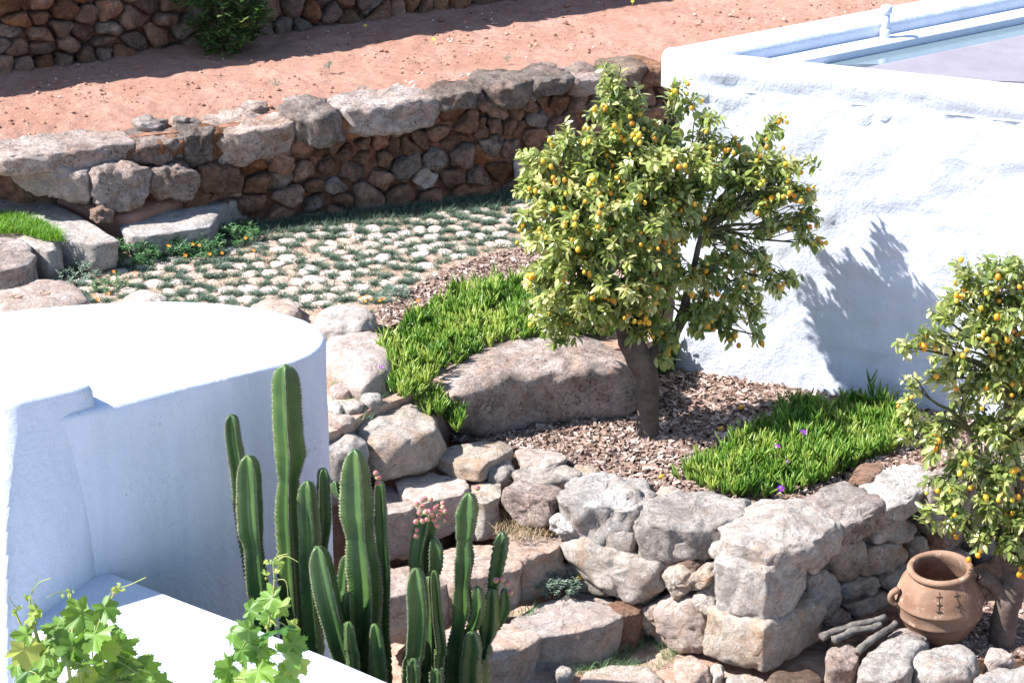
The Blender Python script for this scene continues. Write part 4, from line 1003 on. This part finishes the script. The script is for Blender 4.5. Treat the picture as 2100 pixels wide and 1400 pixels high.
lob1 = [(1256,150,34,.1),(1250,215,46,.1),(1300,205,36,.15),(1395,165,24,.2,.7),(1400,215,40,.2,.7),(1285,270,66,.1),(1340,270,50,.2),(1165,300,46,0),(1130,330,46,-.05),(1085,325,34,0),(1215,330,66,0),(1300,340,80,0),(1380,300,54,.2),(1460,290,42,.2,.8),(1500,290,22,.15,.6),(1575,275,14,.2,.5),(1600,238,10,.2,.5),(1440,350,62,.05,1.3),(1520,360,54,.15,1.3),(1570,335,42,.15,1.2),(1620,360,34,.1,1.2),(1660,440,30,.1),(1460,240,30,.15,.8),(1650,330,14,.1,.6),
 (1080,385,36,0),(1130,400,62,-.12),(1200,430,80,-.15),(1290,430,82,-.1),(1370,400,66,0,.7),(1600,405,44,.1),(1640,395,30,.1),(1560,410,50,.1,.8),(1490,430,50,.1,.6),(1400,470,60,.1,.8),(1480,500,44,.05,.7),
 (1110,470,50,-.1),(1160,500,74,-.2),(1250,510,84,-.2),(1330,520,72,-.1,.8),(1075,500,22,0,.6),(1645,470,30,.1),(1675,500,20,.1),(1610,465,30,.1,.8),(1560,480,28,.1,.5),
 (1090,560,38,-.05),(1140,580,66,-.2),(1220,590,72,-.25),(1300,590,72,-.2),(1380,580,64,-.1,.8),(1450,560,54,0,.6),(1510,540,44,.05,.6),(1560,540,34,.05),(1590,580,26,.05),(1620,577,10,.05,.5),
 (1140,650,46,-.15),(1200,655,50,-.2),(1260,640,46,-.2),(1430,640,54,-.05),(1480,650,44,0),(1520,600,46,0,.8),(1550,650,28,0),(1565,690,20,0),(1500,690,14,0,.7),(1325,655,42,-.14),(1370,690,28,-.12),(1300,690,20,-.15),(1370,330,56,-.05),(1350,460,58,-.12),(1425,400,48,-.02),(1140,700,20,-.2),(1360,740,18,-.15,.8),(1365,705,18,-.12,.7),(1100,640,22,-.1)]
forks1 = [t1(1270,650,.03), t1(1240,590,.06), t1(1200,520,.05), t1(1398,650,.08), t1(1420,560,.15), t1(1440,480,.18), t1(1310,630,.1), t1(1330,540,.16), t1(1330,430,.2)]
kumquat('large kumquat tree full of orange fruit rising from the bark mulch at the centre', trunk1, limb1, lob1, D1_+.12, 1, 1180, .056, wl, forks1, 330)
b2 = U(2052,1322,-.48); D2_ = b2.y; t2 = lambda x, y, dd=0.0: UD(x, y, D2_+dd)
trunk2 = [(t2(2052,1335),.062),(t2(2054,1310),.056),(t2(2062,1260),.055),(t2(2075,1210),.057),(t2(2082,1170,.02),.048)]
limb2 = [[(t2(2070,1235,.0),.040),(t2(2035,1195,.0),.036),(t2(2010,1180,.0),.030)],
         [(t2(2080,1180,.02),.042),(t2(2050,1100,.03),.026),(t2(2010,980,.05),.016),(t2(1985,880,.05),.010)],
         [(t2(2082,1180,.02),.036),(t2(2100,1080,.05),.026),(t2(2080,920,.05),.018),(t2(2060,780,.05),.010)]]
lob2 = [(2030,535,30,.05,.8),(2080,545,40,.0),(1975,565,30,.0,.8),(2020,590,46,0),(2095,610,60,0),(1960,620,34,0),(1925,640,26,-.05,.8),(2030,660,62,-.05),(1985,690,44,-.05),(1890,690,24,-.05,.8),(1855,710,18,-.05,.7),(1920,700,30,0),(2090,720,66,0),(1950,750,46,0,.8),(2030,760,60,0),(1860,780,20,0,.5),(1975,810,44,0,.8),(2080,820,60,0),(1900,770,20,0,.6),(1855,850,26,.1),(1900,870,34,.1),(1860,900,24,.1,.7),(1950,880,46,.05),(2030,880,56,0),(2100,900,56,0),(1910,930,34,0),(1975,950,48,0),(2050,970,56,0),(1900,990,22,0,.7),(1950,1010,38,-.05),(2020,1040,46,-.05),(2090,1050,50,-.05),(1900,1050,20,-.1,.8),(1955,1080,30,-.1),(2010,1100,32,-.1),(2070,1110,36,-.1),(2100,1150,24,-.1),(2140,760,80,.1),(2150,960,80,.1),(2140,600,60,.1)]
forks2 = [t2(2050,1100,.03), t2(2010,980,.05), t2(1985,880,.05), t2(2100,1080,.05), t2(2080,920,.05), t2(2060,780,.05)]
wl2 = lambda p: K.y+(p.x-K.x)*dR.y/dR.x+.12 if p.z < .12 and p.x > 1.0 else None
kumquat('kumquat tree at the right edge beside the terracotta jar, cut by the frame', trunk2, limb2, lob2, D2_+.05, 2, 600, .052, wl2, forks2, 120)
for i, (x, y, z, lb_) in enumerate([(1357,980,.01,'fallen kumquat on the mulch behind the front wall'),(1200,854,.01,'fallen kumquat beneath the long brown boulder'),(1478,882,.01,'fallen kumquat in the trunk shadow beside the ice plant'),(1520,838,.01,'fallen kumquat near the foot of the white wall'),(1187,1187,-.32,'fallen kumquat at the grey-green weed on the steps')]):
    mb = MB(); ellipsoid(mb, (0,0,0), .013, .016, (1,.3,.1), 12, 8, .2+.1*i); o = mb.build('kumquat', M['fruit']); o.location = U(x, y, z)+Vector((0,0,.008)); tag(o, lb_, 'fruit', 'fallen kumquats')
# ================================================================ ice plants
def finger(mb, b, d, L, w, r, bend):
    d = Vector(d).normalized(); _, u, v = frame_of(d); V = []; Fs = []
    n = 5; bd = (Vector((0,0,1))-d*d.z)*bend
    for i in range(n):
        t = i/(n-1); c = b+d*L*t+bd*L*t*t; ww = w*(.7, 1.0, 1.0, .8, .12)[i]
        for k in range(3): a = k*2.094; V.append(c+(u*math.cos(a)+v*math.sin(a))*ww)
    for i in range(n-1):
        for k in range(3): Fs.append((i*3+k, i*3+(k+1) % 3, (i+1)*3+(k+1) % 3, (i+1)*3+k))
    mb.add(V, Fs, [min(1, max(0, r+.25*(i//3)/(n-1))) for i in range(n*3)])
def iceplant(name, regs, label, seed):
    rng = random.Random(seed); mb = MB()
    for poly, z, n, hmax in regs:
        for q in scatter(poly, n, rng):
            h = hmax*(.35+.65*rng.random())*(.85+1.1*frac(Vector((q[0]*4, q[1]*4, 3)))); lean = Vector((rng.gauss(0,.32), rng.gauss(0,.32), 1)).normalized()
            b = Vector((q[0], q[1], z+.02*frac(Vector((q[0]*5, q[1]*5, 0))))); br_ = rng.gauss(.42, .2)+.5*frac(Vector((q[0]*3, q[1]*3, 9)))
            for k in range(rng.randint(3, 5)):          # pairs of leaves up a short stem
                p = b+lean*h*(.25+.75*k/4); a = rng.uniform(0, 6.28)
                for s in (0, math.pi):
                    sd = Vector((math.cos(a+s), math.sin(a+s), 0)); dd = (lean*1.0+sd*rng.uniform(.25, .8)).normalized()
                    finger(mb, p, dd, rng.uniform(.040, .085), rng.uniform(.0042, .0064), (br_+rng.gauss(0,.1)) if rng.random() > .03 else 1.0, rng.uniform(0, .35))
    return tag(mb.build(name, M['ice'], None, True, True), label, 'ice plant', 'ice plant ground cover', 'stuff')
iceplant('ice_plant', [(pxpoly([(785,715),(830,690),(880,640),(900,612),(960,608),(1020,590),(1060,585),(1130,620),(1230,640),(1270,680),(1240,692),(1120,700),(1010,715),(965,740),(900,765),(880,790),(868,815),(820,825),(785,800)], .30), .29, 820, .10), (pxpoly([(880,812),(905,800),(940,830),(950,880),(935,890),(905,860)], .16), .16, 90, .07), (pxpoly([(850,820),(880,800),(910,850),(880,848)], .24), .22, 70, .07)], 'bright green ice plant spilling over the long brown boulder', 8)
iceplant('ice_plant', [(pxpoly([(1395,985),(1440,950),(1500,930),(1555,900),(1600,860),(1660,845),(1750,840),(1820,850),(1860,870),(1870,915),(1800,950),(1700,990),(1640,1018),(1560,1034),(1480,1022),(1430,1005)], .0), .0, 1000, .12)], 'bright green ice plant mound with purple flowers on the front wall', 9)
mb = MB(); rng = random.Random(4)
for q in scatter(pxpoly([(1340,740),(1385,735),(1395,765),(1345,775)], .0), 60, rng):
    for k in range(6): finger(mb, Vector((q[0], q[1], .02+.035*k)), (rng.gauss(0,.5), rng.gauss(0,.5), 1), .055, .005, .1+.1*rng.random(), .2)
tag(mb.build('ice_plant', M['ice'], None, True, True), 'dark ice plant clump in shade between the trunk fork and the white wall', 'ice plant', 'ice plant ground cover', 'stuff')
def flower(mb, c, r, n, nrm, val=.5, cone=.3):
    d, u, w = frame_of(nrm)
    for k in range(n):
        a = 2*math.pi*k/n; s = u*math.cos(a)+w*math.sin(a); q = -u*math.sin(a)+w*math.cos(a)
        t = c+s*r+d*r*cone; m = c+s*r*.55+d*r*cone*.3
        mb.add([c, m-q*r*.16, t, m+q*r*.16], [(0,1,2,3)], val)
def bloom(name, p, r, n, mat, label, cat, group, stem_h, parent=None, nrm=(0,-.5,1), cone=.3):
    T = thing(name, p-Vector((0,0,stem_h)), label, cat, group)
    a = MB(); flower(a, p, r, n, nrm, cone=cone); a.build('petals', M[mat], T, False)
    a = MB(); ellipsoid(a, p+Vector((0,0,r*.1)), r*.28, r*.2, (0,0,1), 8, 5); a.build('flower_head', M['disc'], T)
    a = MB(); tube(a, [p-Vector((0,0,stem_h)), p], .002, 5); a.build('stem', M['shoot'], T)
for x, y, dz, lb_ in [(1647,887,.10,'purple flower highest on the ice plant mound by the wall'),(1592,917,.09,'purple flower deep in the middle of the ice plant mound'),(1601,1002,.06,'purple flower at the front edge of the ice plant mound'),(1614,946,.08,'half-closed small purple flower between the two others on the mound'),(781,753,.08,'tiny purple flower at the left edge of the upper ice plant')]:
    bz_ = .3 if x < 1000 else 0; bloom('ice_plant_flower', U(x, y, bz_+dz+.03), .018 if 'half' not in lb_ and 'tiny' not in lb_ else .010, 26, 'petal_p', lb_, 'flower', 'purple ice plant flowers', dz)
# ================================================================ cacti
def stem(parent, path, wid, rot, seed, nrib=4, rmat='cactus'):
    """ribbed column: path of points base->top, wid = full widths along it (m)"""
    rng = random.Random(seed); n = max(26, int(sum((path[i+1]-path[i]).length for i in range(len(path)-1))/.012)); P = spline(path, n)
    V = []; Fs = []; Rr = []; k = nrib*6; tw = rng.uniform(-.25, .25)
    Ltot = sum((P[i+1]-P[i]).length for i in range(n-1)); acc = 0
    _, u, w = frame_of((0,0,1)); u = Vector((1,0,0)); w = Vector((0,1,0))
    for i in range(n):
        if i: acc += (P[i]-P[i-1]).length
        t = i/(n-1); rest = Ltot-acc; rw = lerpl(wid, t)*.5
        tip = min(1, (rest+.002)/(rw*1.5)); tipf = math.sqrt(max(0, 1-(1-tip)**2)) if tip < 1 else 1
        tooth = .0030*(1 if i % 2 else -1)*rng.uniform(.5, 1.5)
        for j in range(k):
            a = 2*math.pi*j/k+rot+tw*t; ph = j % 6
            s = (1.0, .66, .43, .36, .43, .66)[ph]; q = (1.0, .35, .12, .0, .12, .35)[ph]
            r_ = rw*s*tipf+(tooth if ph == 0 else 0)*(tipf > .3)
            wob = 1+.10*noise.noise(P[i]*5+Vector((seed*3, j//6*5, 0)))+.04*noise.noise(P[i]*17+Vector((seed*3, j//6*5, 0)))
            V.append(P[i]+(u*math.cos(a)+w*math.sin(a))*r_*wob+Vector((0,0,(-.35*(1-tipf)*rw*s)))); Rr.append(q)
    for i in range(n-1):
        for j in range(k): Fs.append((i*k+j, i*k+(j+1) % k, (i+1)*k+(j+1) % k, (i+1)*k+j))
    Fs.append(tuple((n-1)*k+j for j in range(k)))
    mb = MB(); mb.add(V, Fs, Rr); return mb.build('stem', M['cactus'], parent, True), P
GZ = LOW-.03
def cst(par, pts, D, widths, rot, seed, full=True, nrib=4):
    """pts px from top to bottom"""
    D *= SCL; Q = [UD(x, y, D) for x, y in pts][::-1]
    if full and Q[0].z > GZ+.03: Q = [Vector((Q[0].x, Q[0].y, GZ))]+Q; widths = widths+[widths[-1]]
    s = [px_r(w*1.05, Q[-1]) for w in widths][::-1]
    return stem(par, Q, s, rot, seed, nrib)
ca = thing('cactus', UD(590,1330,7.78*SCL), 'tall columnar cactus clump against the shaded white wall, tallest stem scarred', 'cactus', 'columnar cacti')
ca.location.z = GZ
cst(ca, [(585,744),(588,800),(590,870),(595,930),(592,985),(592,1060),(600,1200),(606,1330)], 7.80, [52,58,62,66,42,56,60,60], .2, 1)
cst(ca, [(474,847),(478,900),(490,970),(500,1060),(520,1180),(535,1290)], 7.86, [34,40,44,44,42,40], .6, 2)
cst(ca, [(508,930),(510,980),(512,1040),(515,1085),(520,1120),(528,1200),(540,1290)], 7.66, [44,58,62,60,46,54,56], .78, 3)
cst(ca, [(630,983),(632,1030),(636,1100),(634,1160),(638,1240),(645,1340)], 7.68, [34,44,48,40,44,46], .5, 4)
cst(ca, [(663,958),(664,1000),(665,1060),(662,1100),(655,1150),(648,1220)], 7.76, [26,34,36,32,30,30], 1.0, 5)
cb = thing('cactus', UD(735,1400,7.4*SCL), 'broad bluish-green columnar cactus in the middle with a leaning arm and small shoots', 'cactus', 'columnar cacti'); cb.location.z = GZ
cst(cb, [(727,918),(730,980),(733,1050),(738,1100),(745,1160),(750,1230),(748,1300),(745,1420)], 7.42, [40,66,74,60,74,76,70,66], .35, 6)
cst(cb, [(652,1117),(660,1170),(672,1230),(690,1300),(710,1370),(720,1420)], 7.30, [40,60,62,56,52,50], .75, 7)
cst(cb, [(778,985),(780,1040),(782,1100),(786,1180),(784,1290),(790,1400)], 7.52, [24,34,34,38,40,44], .9, 8)
cst(cb, [(714,1212),(714,1250),(716,1300),(718,1400)], 7.36, [24,32,34,34], .4, 9)
cst(cb, [(768,1277),(772,1320),(776,1370),(780,1420)], 7.22, [26,40,44,44], .78, 10)
cst(cb, [(688,985),(695,1010),(712,1030)], 7.46, [22,24,20], .1, 11, False)
cst(cb, [(712,1135),(706,1200),(702,1290)], 7.56, [24,34,36], .2, 29)
cst(cb, [(715,1273),(720,1330),(726,1400)], 7.18, [22,30,30], 1.1, 30)
cc_ = thing('cactus', UD(870,1400,7.3*SCL), 'columnar cactus crowned by a dense cluster of pink and green buds', 'cactus', 'columnar cacti'); cc_.location.z = GZ
S11 = cst(cc_, [(853,1162),(854,1200),(858,1260),(852,1330),(842,1420)], 7.22, [36,54,58,52,54], .78, 12)
cst(cc_, [(891,1168),(893,1200),(897,1260),(905,1330),(900,1400)], 7.30, [18,26,28,30,30], .9, 13)
S13, P13 = cst(cc_, [(880,1048),(872,1080),(862,1130),(862,1180),(868,1300),(875,1400)], 7.46, [44,50,46,44,44,44], .3, 14)
cst(cc_, [(888,1100),(894,1130),(893,1165),(884,1190)], 7.42, [30,40,36,22], .7, 15, False)
cst(cc_, [(849,1348),(849,1370),(848,1420)], 7.06, [22,32,34], .78, 16)
cst(cc_, [(896,1370),(896,1390),(894,1430)], 7.04, [20,30,32], .6, 17)
cst(cc_, [(880,1180),(885,1240),(886,1310),(886,1400)], 7.36, [28,34,36,36], .1, 31)
cd = thing('cactus', UD(945,1400,7.4*SCL), 'columnar cactus of pinched segments at the right of the group', 'cactus', 'columnar cacti'); cd.location.z = GZ
cst(cd, [(962,1008),(958,1050),(955,1092),(952,1105),(952,1150),(948,1195),(948,1240),(940,1285),(932,1340),(930,1420)], 7.38, [34,56,46,34,50,40,52,36,52,54], .72, 18)
S15, P15 = cst(cd, [(1029,1089),(1027,1120),(1020,1165),(1014,1195),(1010,1215)], 7.46, [28,40,38,30,24], .5, 19, False)
cst(cd, [(1008,1205),(1006,1250),(1003,1290),(997,1322),(990,1340),(980,1400)], 7.42, [28,44,46,20,44,52], .3, 20)
cst(cd, [(1035,1205),(1036,1235),(1030,1262),(1016,1290)], 7.46, [20,30,28,18], 1.0, 21, False)
cst(cd, [(978,1200),(982,1235),(975,1275),(955,1310)], 7.36, [22,32,32,24], .2, 22, False)
cst(cd, [(965,1290),(968,1330),(965,1420)], 7.30, [36,50,52], .5, 23)
rg = random.Random(12)
def buds(par, centers, D, seed):
    for i, (x, y, r) in enumerate(centers):
        c = UD(x, y, (D-rg.uniform(0, .04))*SCL); rr = px_r(r, c); mb = MB(); d = Vector((rg.uniform(-.5,.5), -.6, .6+rg.uniform(-.3,.4)))
        ellipsoid(mb, c, rr, rr*1.15, d, 10, 7, 0.0); n = len(mb.v); mb.r = [max(0, min(1, ((Vector(v)-c).dot(d.normalized())/rr+.4)*.8)) for v in mb.v]
        mb.build('flower_bud', M['bud'], par)
bl = [(466,300),(500,275),(515,270),(550,272),(590,310),(625,295),(480,355),(520,350),(555,370),(460,410),(500,405),(575,400),(600,372),(640,345),(650,375),(590,430),(465,460),(460,495),(640,400),(545,345),(610,350),(530,395),(570,330),(480,390),(625,320),(500,320)]
buds(S13, [(700+x/3, 933+y/3, rg.uniform(5.0,6.8)) for x, y in bl], 7.42, 1)
buds(S15, [(700+x/3, 933+y/3, 6.5) for x, y in [(950,768),(990,762),(1022,790),(1040,845)]], 7.42, 2)
buds(cb, [(776,978,7),(775,990,6),(771,970,6)], 7.50, 3)
buds(cd, [(979,1000,6)], 7.38, 4)
# ================================================================ grapevines
def grape_leaf(mb, c, tipd, up, s, r, rng):
    out = []
    lobes = [(0,1.0),(.42,.72),(.62,.95),(1.05,.62),(1.35,.88),(1.9,.55),(2.35,.70),(2.85,.35)]
    half = []
    n = 40
    for i in range(n):
        a = 3.0*i/(n-1)
        for k in range(len(lobes)-1):
            if lobes[k][0] <= a <= lobes[k+1][0]:
                f = (a-lobes[k][0])/(lobes[k+1][0]-lobes[k][0]); f = f*f*(3-2*f); rr = lobes[k][1]+(lobes[k+1][1]-lobes[k][1])*f
                break
        else: rr = .3
        rr *= 1+.07*(1 if i % 2 else -1); half.append((a, rr))
    ring = [(a, q) for a, q in half]+[(-a, q) for a, q in half[::-1]]
    d = Vector(tipd).normalized(); sd = d.cross(Vector(up)); sd = sd.normalized() if sd.length > 1e-4 else Vector((1,0,0)); u = sd.cross(d).normalized()
    ph = rng.uniform(0, 6); V = [c]
    cu = rng.uniform(-.1, .35)
    for fr_ in (.5, 1.0):
        for a, q in ring:
            x = math.sin(a)*q*s*fr_; y = math.cos(a)*q*s*fr_; z = -cu*(x*x+y*y)/s+.10*s*fr_*math.sin(a*5+ph)+.08*s*fr_*math.cos(3*a+ph); V.append(c+sd*x+d*y+u*z)
    m = len(ring); Fs = [(0, 1+i, 1+(i+1) % m) for i in range(m)]+[(1+i, 1+m+i, 1+m+(i+1) % m, 1+(i+1) % m) for i in range(m)]
    mb.add(V, Fs, r)
def vine(label, leaves, D, shoots, seed, small, tendrils):
    rng = random.Random(seed); b = UD(*shoots[0][-1], D); T = thing('grapevine', Vector((b.x, b.y, LOW)), label, 'grapevine', 'grapevines')
    sh = MB()
    for s in shoots:
        P = [UD(x, y, D+rng.uniform(-.02,.02)) for x, y in s]; P = P+[Vector((P[-1].x*.7+b.x*.3, P[-1].y, LOW))]
        tube(sh, spline(P, 30), [.0022+.004*i/29 for i in range(30)], 6)
    cen = [UD(x, y, D) for s in shoots for x, y in s]
    for (x, y, r) in leaves:
        c = UD(x, y, D+rng.uniform(-.10, .06)); s = px_r(r*1.65, c); q = min(cen, key=lambda v: (v-c).length)
        td = Vector((rng.uniform(-1,1), rng.uniform(-.7,.2), rng.uniform(-1.0,.3))); up = Vector((rng.uniform(-.5,.3), rng.uniform(-1.0,-.3), rng.uniform(.3,1.0)))
        lv = MB(); grape_leaf(lv, c, td, up, s, min(1, max(0, rng.gauss(.45,.22))), rng); lv.build('leaf', M['vine'], T)
        tube(sh, spline([q, q.lerp(c, .5)+Vector((0,0,.01)), c], 6), .0016, 4)
    lv = MB()
    for (x, y, r) in small:
        c = UD(x, y, D)
        for _ in range(5):
            cc2 = c+Vector((rng.gauss(0,1), rng.gauss(0,1), rng.gauss(0,1)))*px_r(r*.5, c)
            grape_leaf(lv, cc2, (rng.uniform(-1,1), rng.uniform(-1,1), rng.uniform(-.4,1)), (rng.uniform(-1,1), -1, .5), px_r(r*rng.uniform(.4,.8), c), rng.uniform(.75,1), rng)
    lv.build('young_leaves', M['vine'], T)
    te = MB()
    for s in tendrils: tube(te, spline([UD(x, y, D-.02*k) for k, (x, y) in enumerate(s)], 14), .0013, 4)
    te.build('tendrils', M['shoot'], T); sh.build('shoots', M['shoot'], T)
rv = random.Random(77)
lv1 = [(170,1255,30),(215,1245,24),(140,1290,36),(195,1300,32),(60,1265,16),(55,1300,22),(50,1330,30),(90,1340,34),(135,1350,38),(190,1350,36),(240,1325,32),(270,1355,34),(295,1370,24),(60,1375,34),(105,1390,38),(165,1395,38),(220,1390,38),(275,1395,30),(335,1398,20),(310,1400,18),(75,1250,14),(115,1310,26),(240,1290,14),(150,1325,30),(210,1330,28),(35,1360,20),(250,1375,28),(180,1280,22),(85,1405,34),(50,1405,30),(195,1270,16)]
vine('bushy bright green grapevine growing up in the lower left corner', lv1, 4.9, [[(238,1205),(215,1260),(190,1330),(180,1420)],[(140,1210),(150,1250),(150,1330),(170,1430)],[(60,1225),(70,1280),(95,1350),(150,1430)],[(30,1250),(50,1300),(90,1400)]], 5, [(238,1208,14),(140,1215,10),(60,1225,8),(35,1250,10),(65,1285,12),(225,1235,12)],
     [[(240,1205),(262,1200),(300,1183)],[(140,1212),(115,1215),(95,1225)],[(60,1225),(80,1195),(105,1185)],[(62,1222),(70,1200),(78,1180)],[(160,1248),(130,1265),(115,1290)],[(38,1250),(25,1235),(18,1222)]])
lv2 = [(480,1295,22),(512,1250,18),(510,1290,22),(495,1330,30),(560,1225,24),(575,1245,20),(570,1290,34),(595,1290,22),(540,1330,26),(590,1340,30),(610,1355,24),(470,1370,28),(530,1375,28),(580,1385,26),(500,1395,26),(555,1265,18),(600,1318,24),(450,1395,22)]
vine('slender grapevine shoot reaching up in front of the white wall top and cacti', lv2, 5.78, [[(560,1150),(562,1200),(552,1270),(545,1340),(530,1430)],[(505,1250),(520,1300),(530,1400)]], 6, [(560,1152,12),(545,1175,10),(575,1160,12),(540,1245,10),(545,1280,8)],
     [[(562,1155),(585,1140),(612,1152)],[(560,1190),(585,1190),(592,1230)],[(560,1150),(570,1140),(590,1135)],[(505,1375),(530,1340),(560,1330)]])
# ================================================================ shrub and weeds
def bush(name, label, cat, c, r, h, n, L, mat, seed, group=None, ratio=.38, droop=.1, stems=5):
    rng = random.Random(seed); T = thing(name, c, label, cat, group); cr = MB(); st = MB()
    for k in range(stems):
        a = rng.uniform(0, 6.28); p = c+Vector((math.cos(a)*r*.5, math.sin(a)*r*.5, h*.8)); tube(st, spline([c, c.lerp(p,.5)+Vector((0,0,.02)), p], 6), [L*.07*(1-.12*i) for i in range(6)], 5)
    nc = max(1, n//9)
    for _ in range(nc):
        d = Vector((rng.gauss(0,1), rng.gauss(0,1), rng.gauss(0,1))).normalized(); s = rng.random()**.4
        tip = c+Vector((d.x*r*s, d.y*r*s, h*.5+d.z*h*.5*s)); tip.z = max(tip.z, c.z+L*.2); br_ = rng.gauss(.45,.2)
        tube(st, [tip-Vector((d.x, d.y, .8))*L*.9, tip], L*.03, 4, cap=False)
        for k in range(9):
            a = k*2.4; sd = Vector((math.cos(a), math.sin(a), 0)); ld = (sd+Vector((0,0,rng.uniform(.0, 1.0)-droop))+d*.3)
            leaf(cr, tip-Vector((0,0,L*.1*k)), ld, (0,0,1), L*rng.uniform(.6,1.1), L*ratio*rng.uniform(.8,1.1), min(1, max(0, br_+rng.gauss(0,.15))), .2, .2)
    if n >= 250: st.build('branchwork', M['twig'], T)
    else: cr.add(st.v, st.f, .1)
    cr.build('foliage', M[mat], T); return T
c = U(468,112,.9); c = B0+dB*((c-B0).dot(dB))+nB*.26; c.z = .90
bush('shrub', 'dark glossy-leaved shrub growing at the foot of the back wall', 'shrub', c, .29, .62, 1500, .075, 'shrub', 31, stems=12)
def weed(px, py, z, r, h, n, L, mat, label, fl=(), fcol='petal_o', seed=0, group='small weeds', name='weed', cat='weed'):
    c = U(px, py, z); T = bush(name, label, cat, c, r, h, n, L, mat, seed, group, ratio=.3, droop=.0, stems=4)
    for i, (fx, fy) in enumerate(fl):
        p = U(fx, fy, z+h*.9); mb = MB(); flower(mb, p, .013, 8, (.1,-.5,1), .5, .6); mb.build('flower', M[fcol], T, False)
G2 = 'low flowering weeds by the cobbles'
weed(285,530,.29,.17,.12,1100,.030,'weed','bright green ferny weed at the nose of the long grey slab',(),seed=1)
weed(395,518,.29,.19,.11,1200,.030,'weed','green weed dotted with orange flowers below the blue-grey slab',[(395,502),(408,504),(430,522),(455,520),(380,525),(345,505)],seed=2,name='wildflower',cat='wildflower',group=G2)
weed(485,492,.29,.15,.10,800,.028,'weed','shaded weed with an orange bloom at the foot of the wall',[(503,489),(520,515)],seed=3,name='wildflower',cat='wildflower',group=G2)
weed(150,572,.29,.16,.08,700,.026,'greyweed','greyish ferny weed between the pink boulder and the grey nose',[],seed=4)
weed(228,590,.29,.12,.05,360,.022,'weed','sparse weed with orange blooms behind the white roof edge',[(192,608),(200,615),(222,603),(277,560),(233,558)],seed=5,name='wildflower',cat='wildflower',group=G2)
weed(812,612,.29,.09,.07,450,.022,'greyweed','grey-green weed with orange flowers at the tip of the mulch',[(740,612),(752,608),(760,614),(778,617),(786,613),(748,618),(856,617)],seed=6,name='wildflower',cat='wildflower',group=G2)
weed(1143,1208,-.35,.11,.09,800,.024,'greyweed','round grey-green weed on the second step beside the stone wall',[],seed=7)
weed(675,142,.93,.03,.06,60,.02,'greyweed','tiny pale weed alone in the middle of the red earth',[],seed=8)
weed(1040,128,.93,.02,.06,40,.018,'greyweed','tiny thin weed on red earth above the capstones near the tree',[],seed=9)
weed(565,170,.92,.04,.02,60,.016,'greyweed','flat grey weed on the red earth left of the tiny pale one',[],seed=10)
weed(215,208,.92,.04,.015,50,.014,'dry','flat dry weed on the left part of the red earth',[],seed=11)
weed(1120,1190,-.34,.06,.04,120,.018,'weed','dark low weed under the second step block',[],seed=12)
weed(930,980,.0,.05,.02,140,.012,'weed','moss-like weed tuft on the third step near the white slab',[],seed=13)
weed(735,790,.31,.035,.02,120,.012,'weed','moss-like weed tuft on the upper path by the pink bedrock',[],seed=14)
for i, (x, y, h, lb_) in enumerate([(749,53,.05,'little yellow flower in the shadow of the back wall'),(889,81,.03,'little yellow flower at the edge of the back wall shadow'),(1297,4,.04,'little yellow flower at the very top of the picture')]):
    bloom('yellow_flower', U(x, y, .92+h), .014, 9, 'petal_y', lb_, 'flower', 'yellow flowers on the red earth', h)
# succulents by the roof edge
for i, (x, y, lb_) in enumerate([(35,618,'reddish succulent rosette leftmost above the white roof'),(62,608,'green and red succulent rosette second from the left above the white roof'),(92,612,'dull purple succulent rosette on the mottled pink boulder')]):
    c = U(x, y, .45); rng = random.Random(i); T = thing('succulent', c, lb_, 'succulent', 'succulent rosettes'); mb = MB()
    for k in range(16):
        a = k*2.4; mb_r = .4+.6*rng.random(); leaf(mb, c+Vector((0,0,.004)), (math.cos(a), math.sin(a), .3+.06*k), (0,0,1), .05-.0015*k, .022, mb_r, -.1, .3)
    mb.build('leaves', M['redleaf'], T)
    st = MB(); tube(st, [c-Vector((0,0,.06)), c], .006, 6); st.build('stem', M['twig'], T)
# dead twigs on the earth
for i, (a, b, lb_) in enumerate([((930,89),(980,92),'thin dead twig on the red earth below the yellow flower'),((1155,1360),(1188,1346),'pale dry stalk lying below the lowest step')]):
    z = .92 if i == 0 else LOW+.02; mb = MB(); tube(mb, spline([U(*a, z), U((a[0]+b[0])/2, (a[1]+b[1])/2-2, z+.005), U(*b, z)], 8), .0028, 5); tag(mb.build('dead_twig', M['dry']), lb_, 'twig', 'dead twigs')
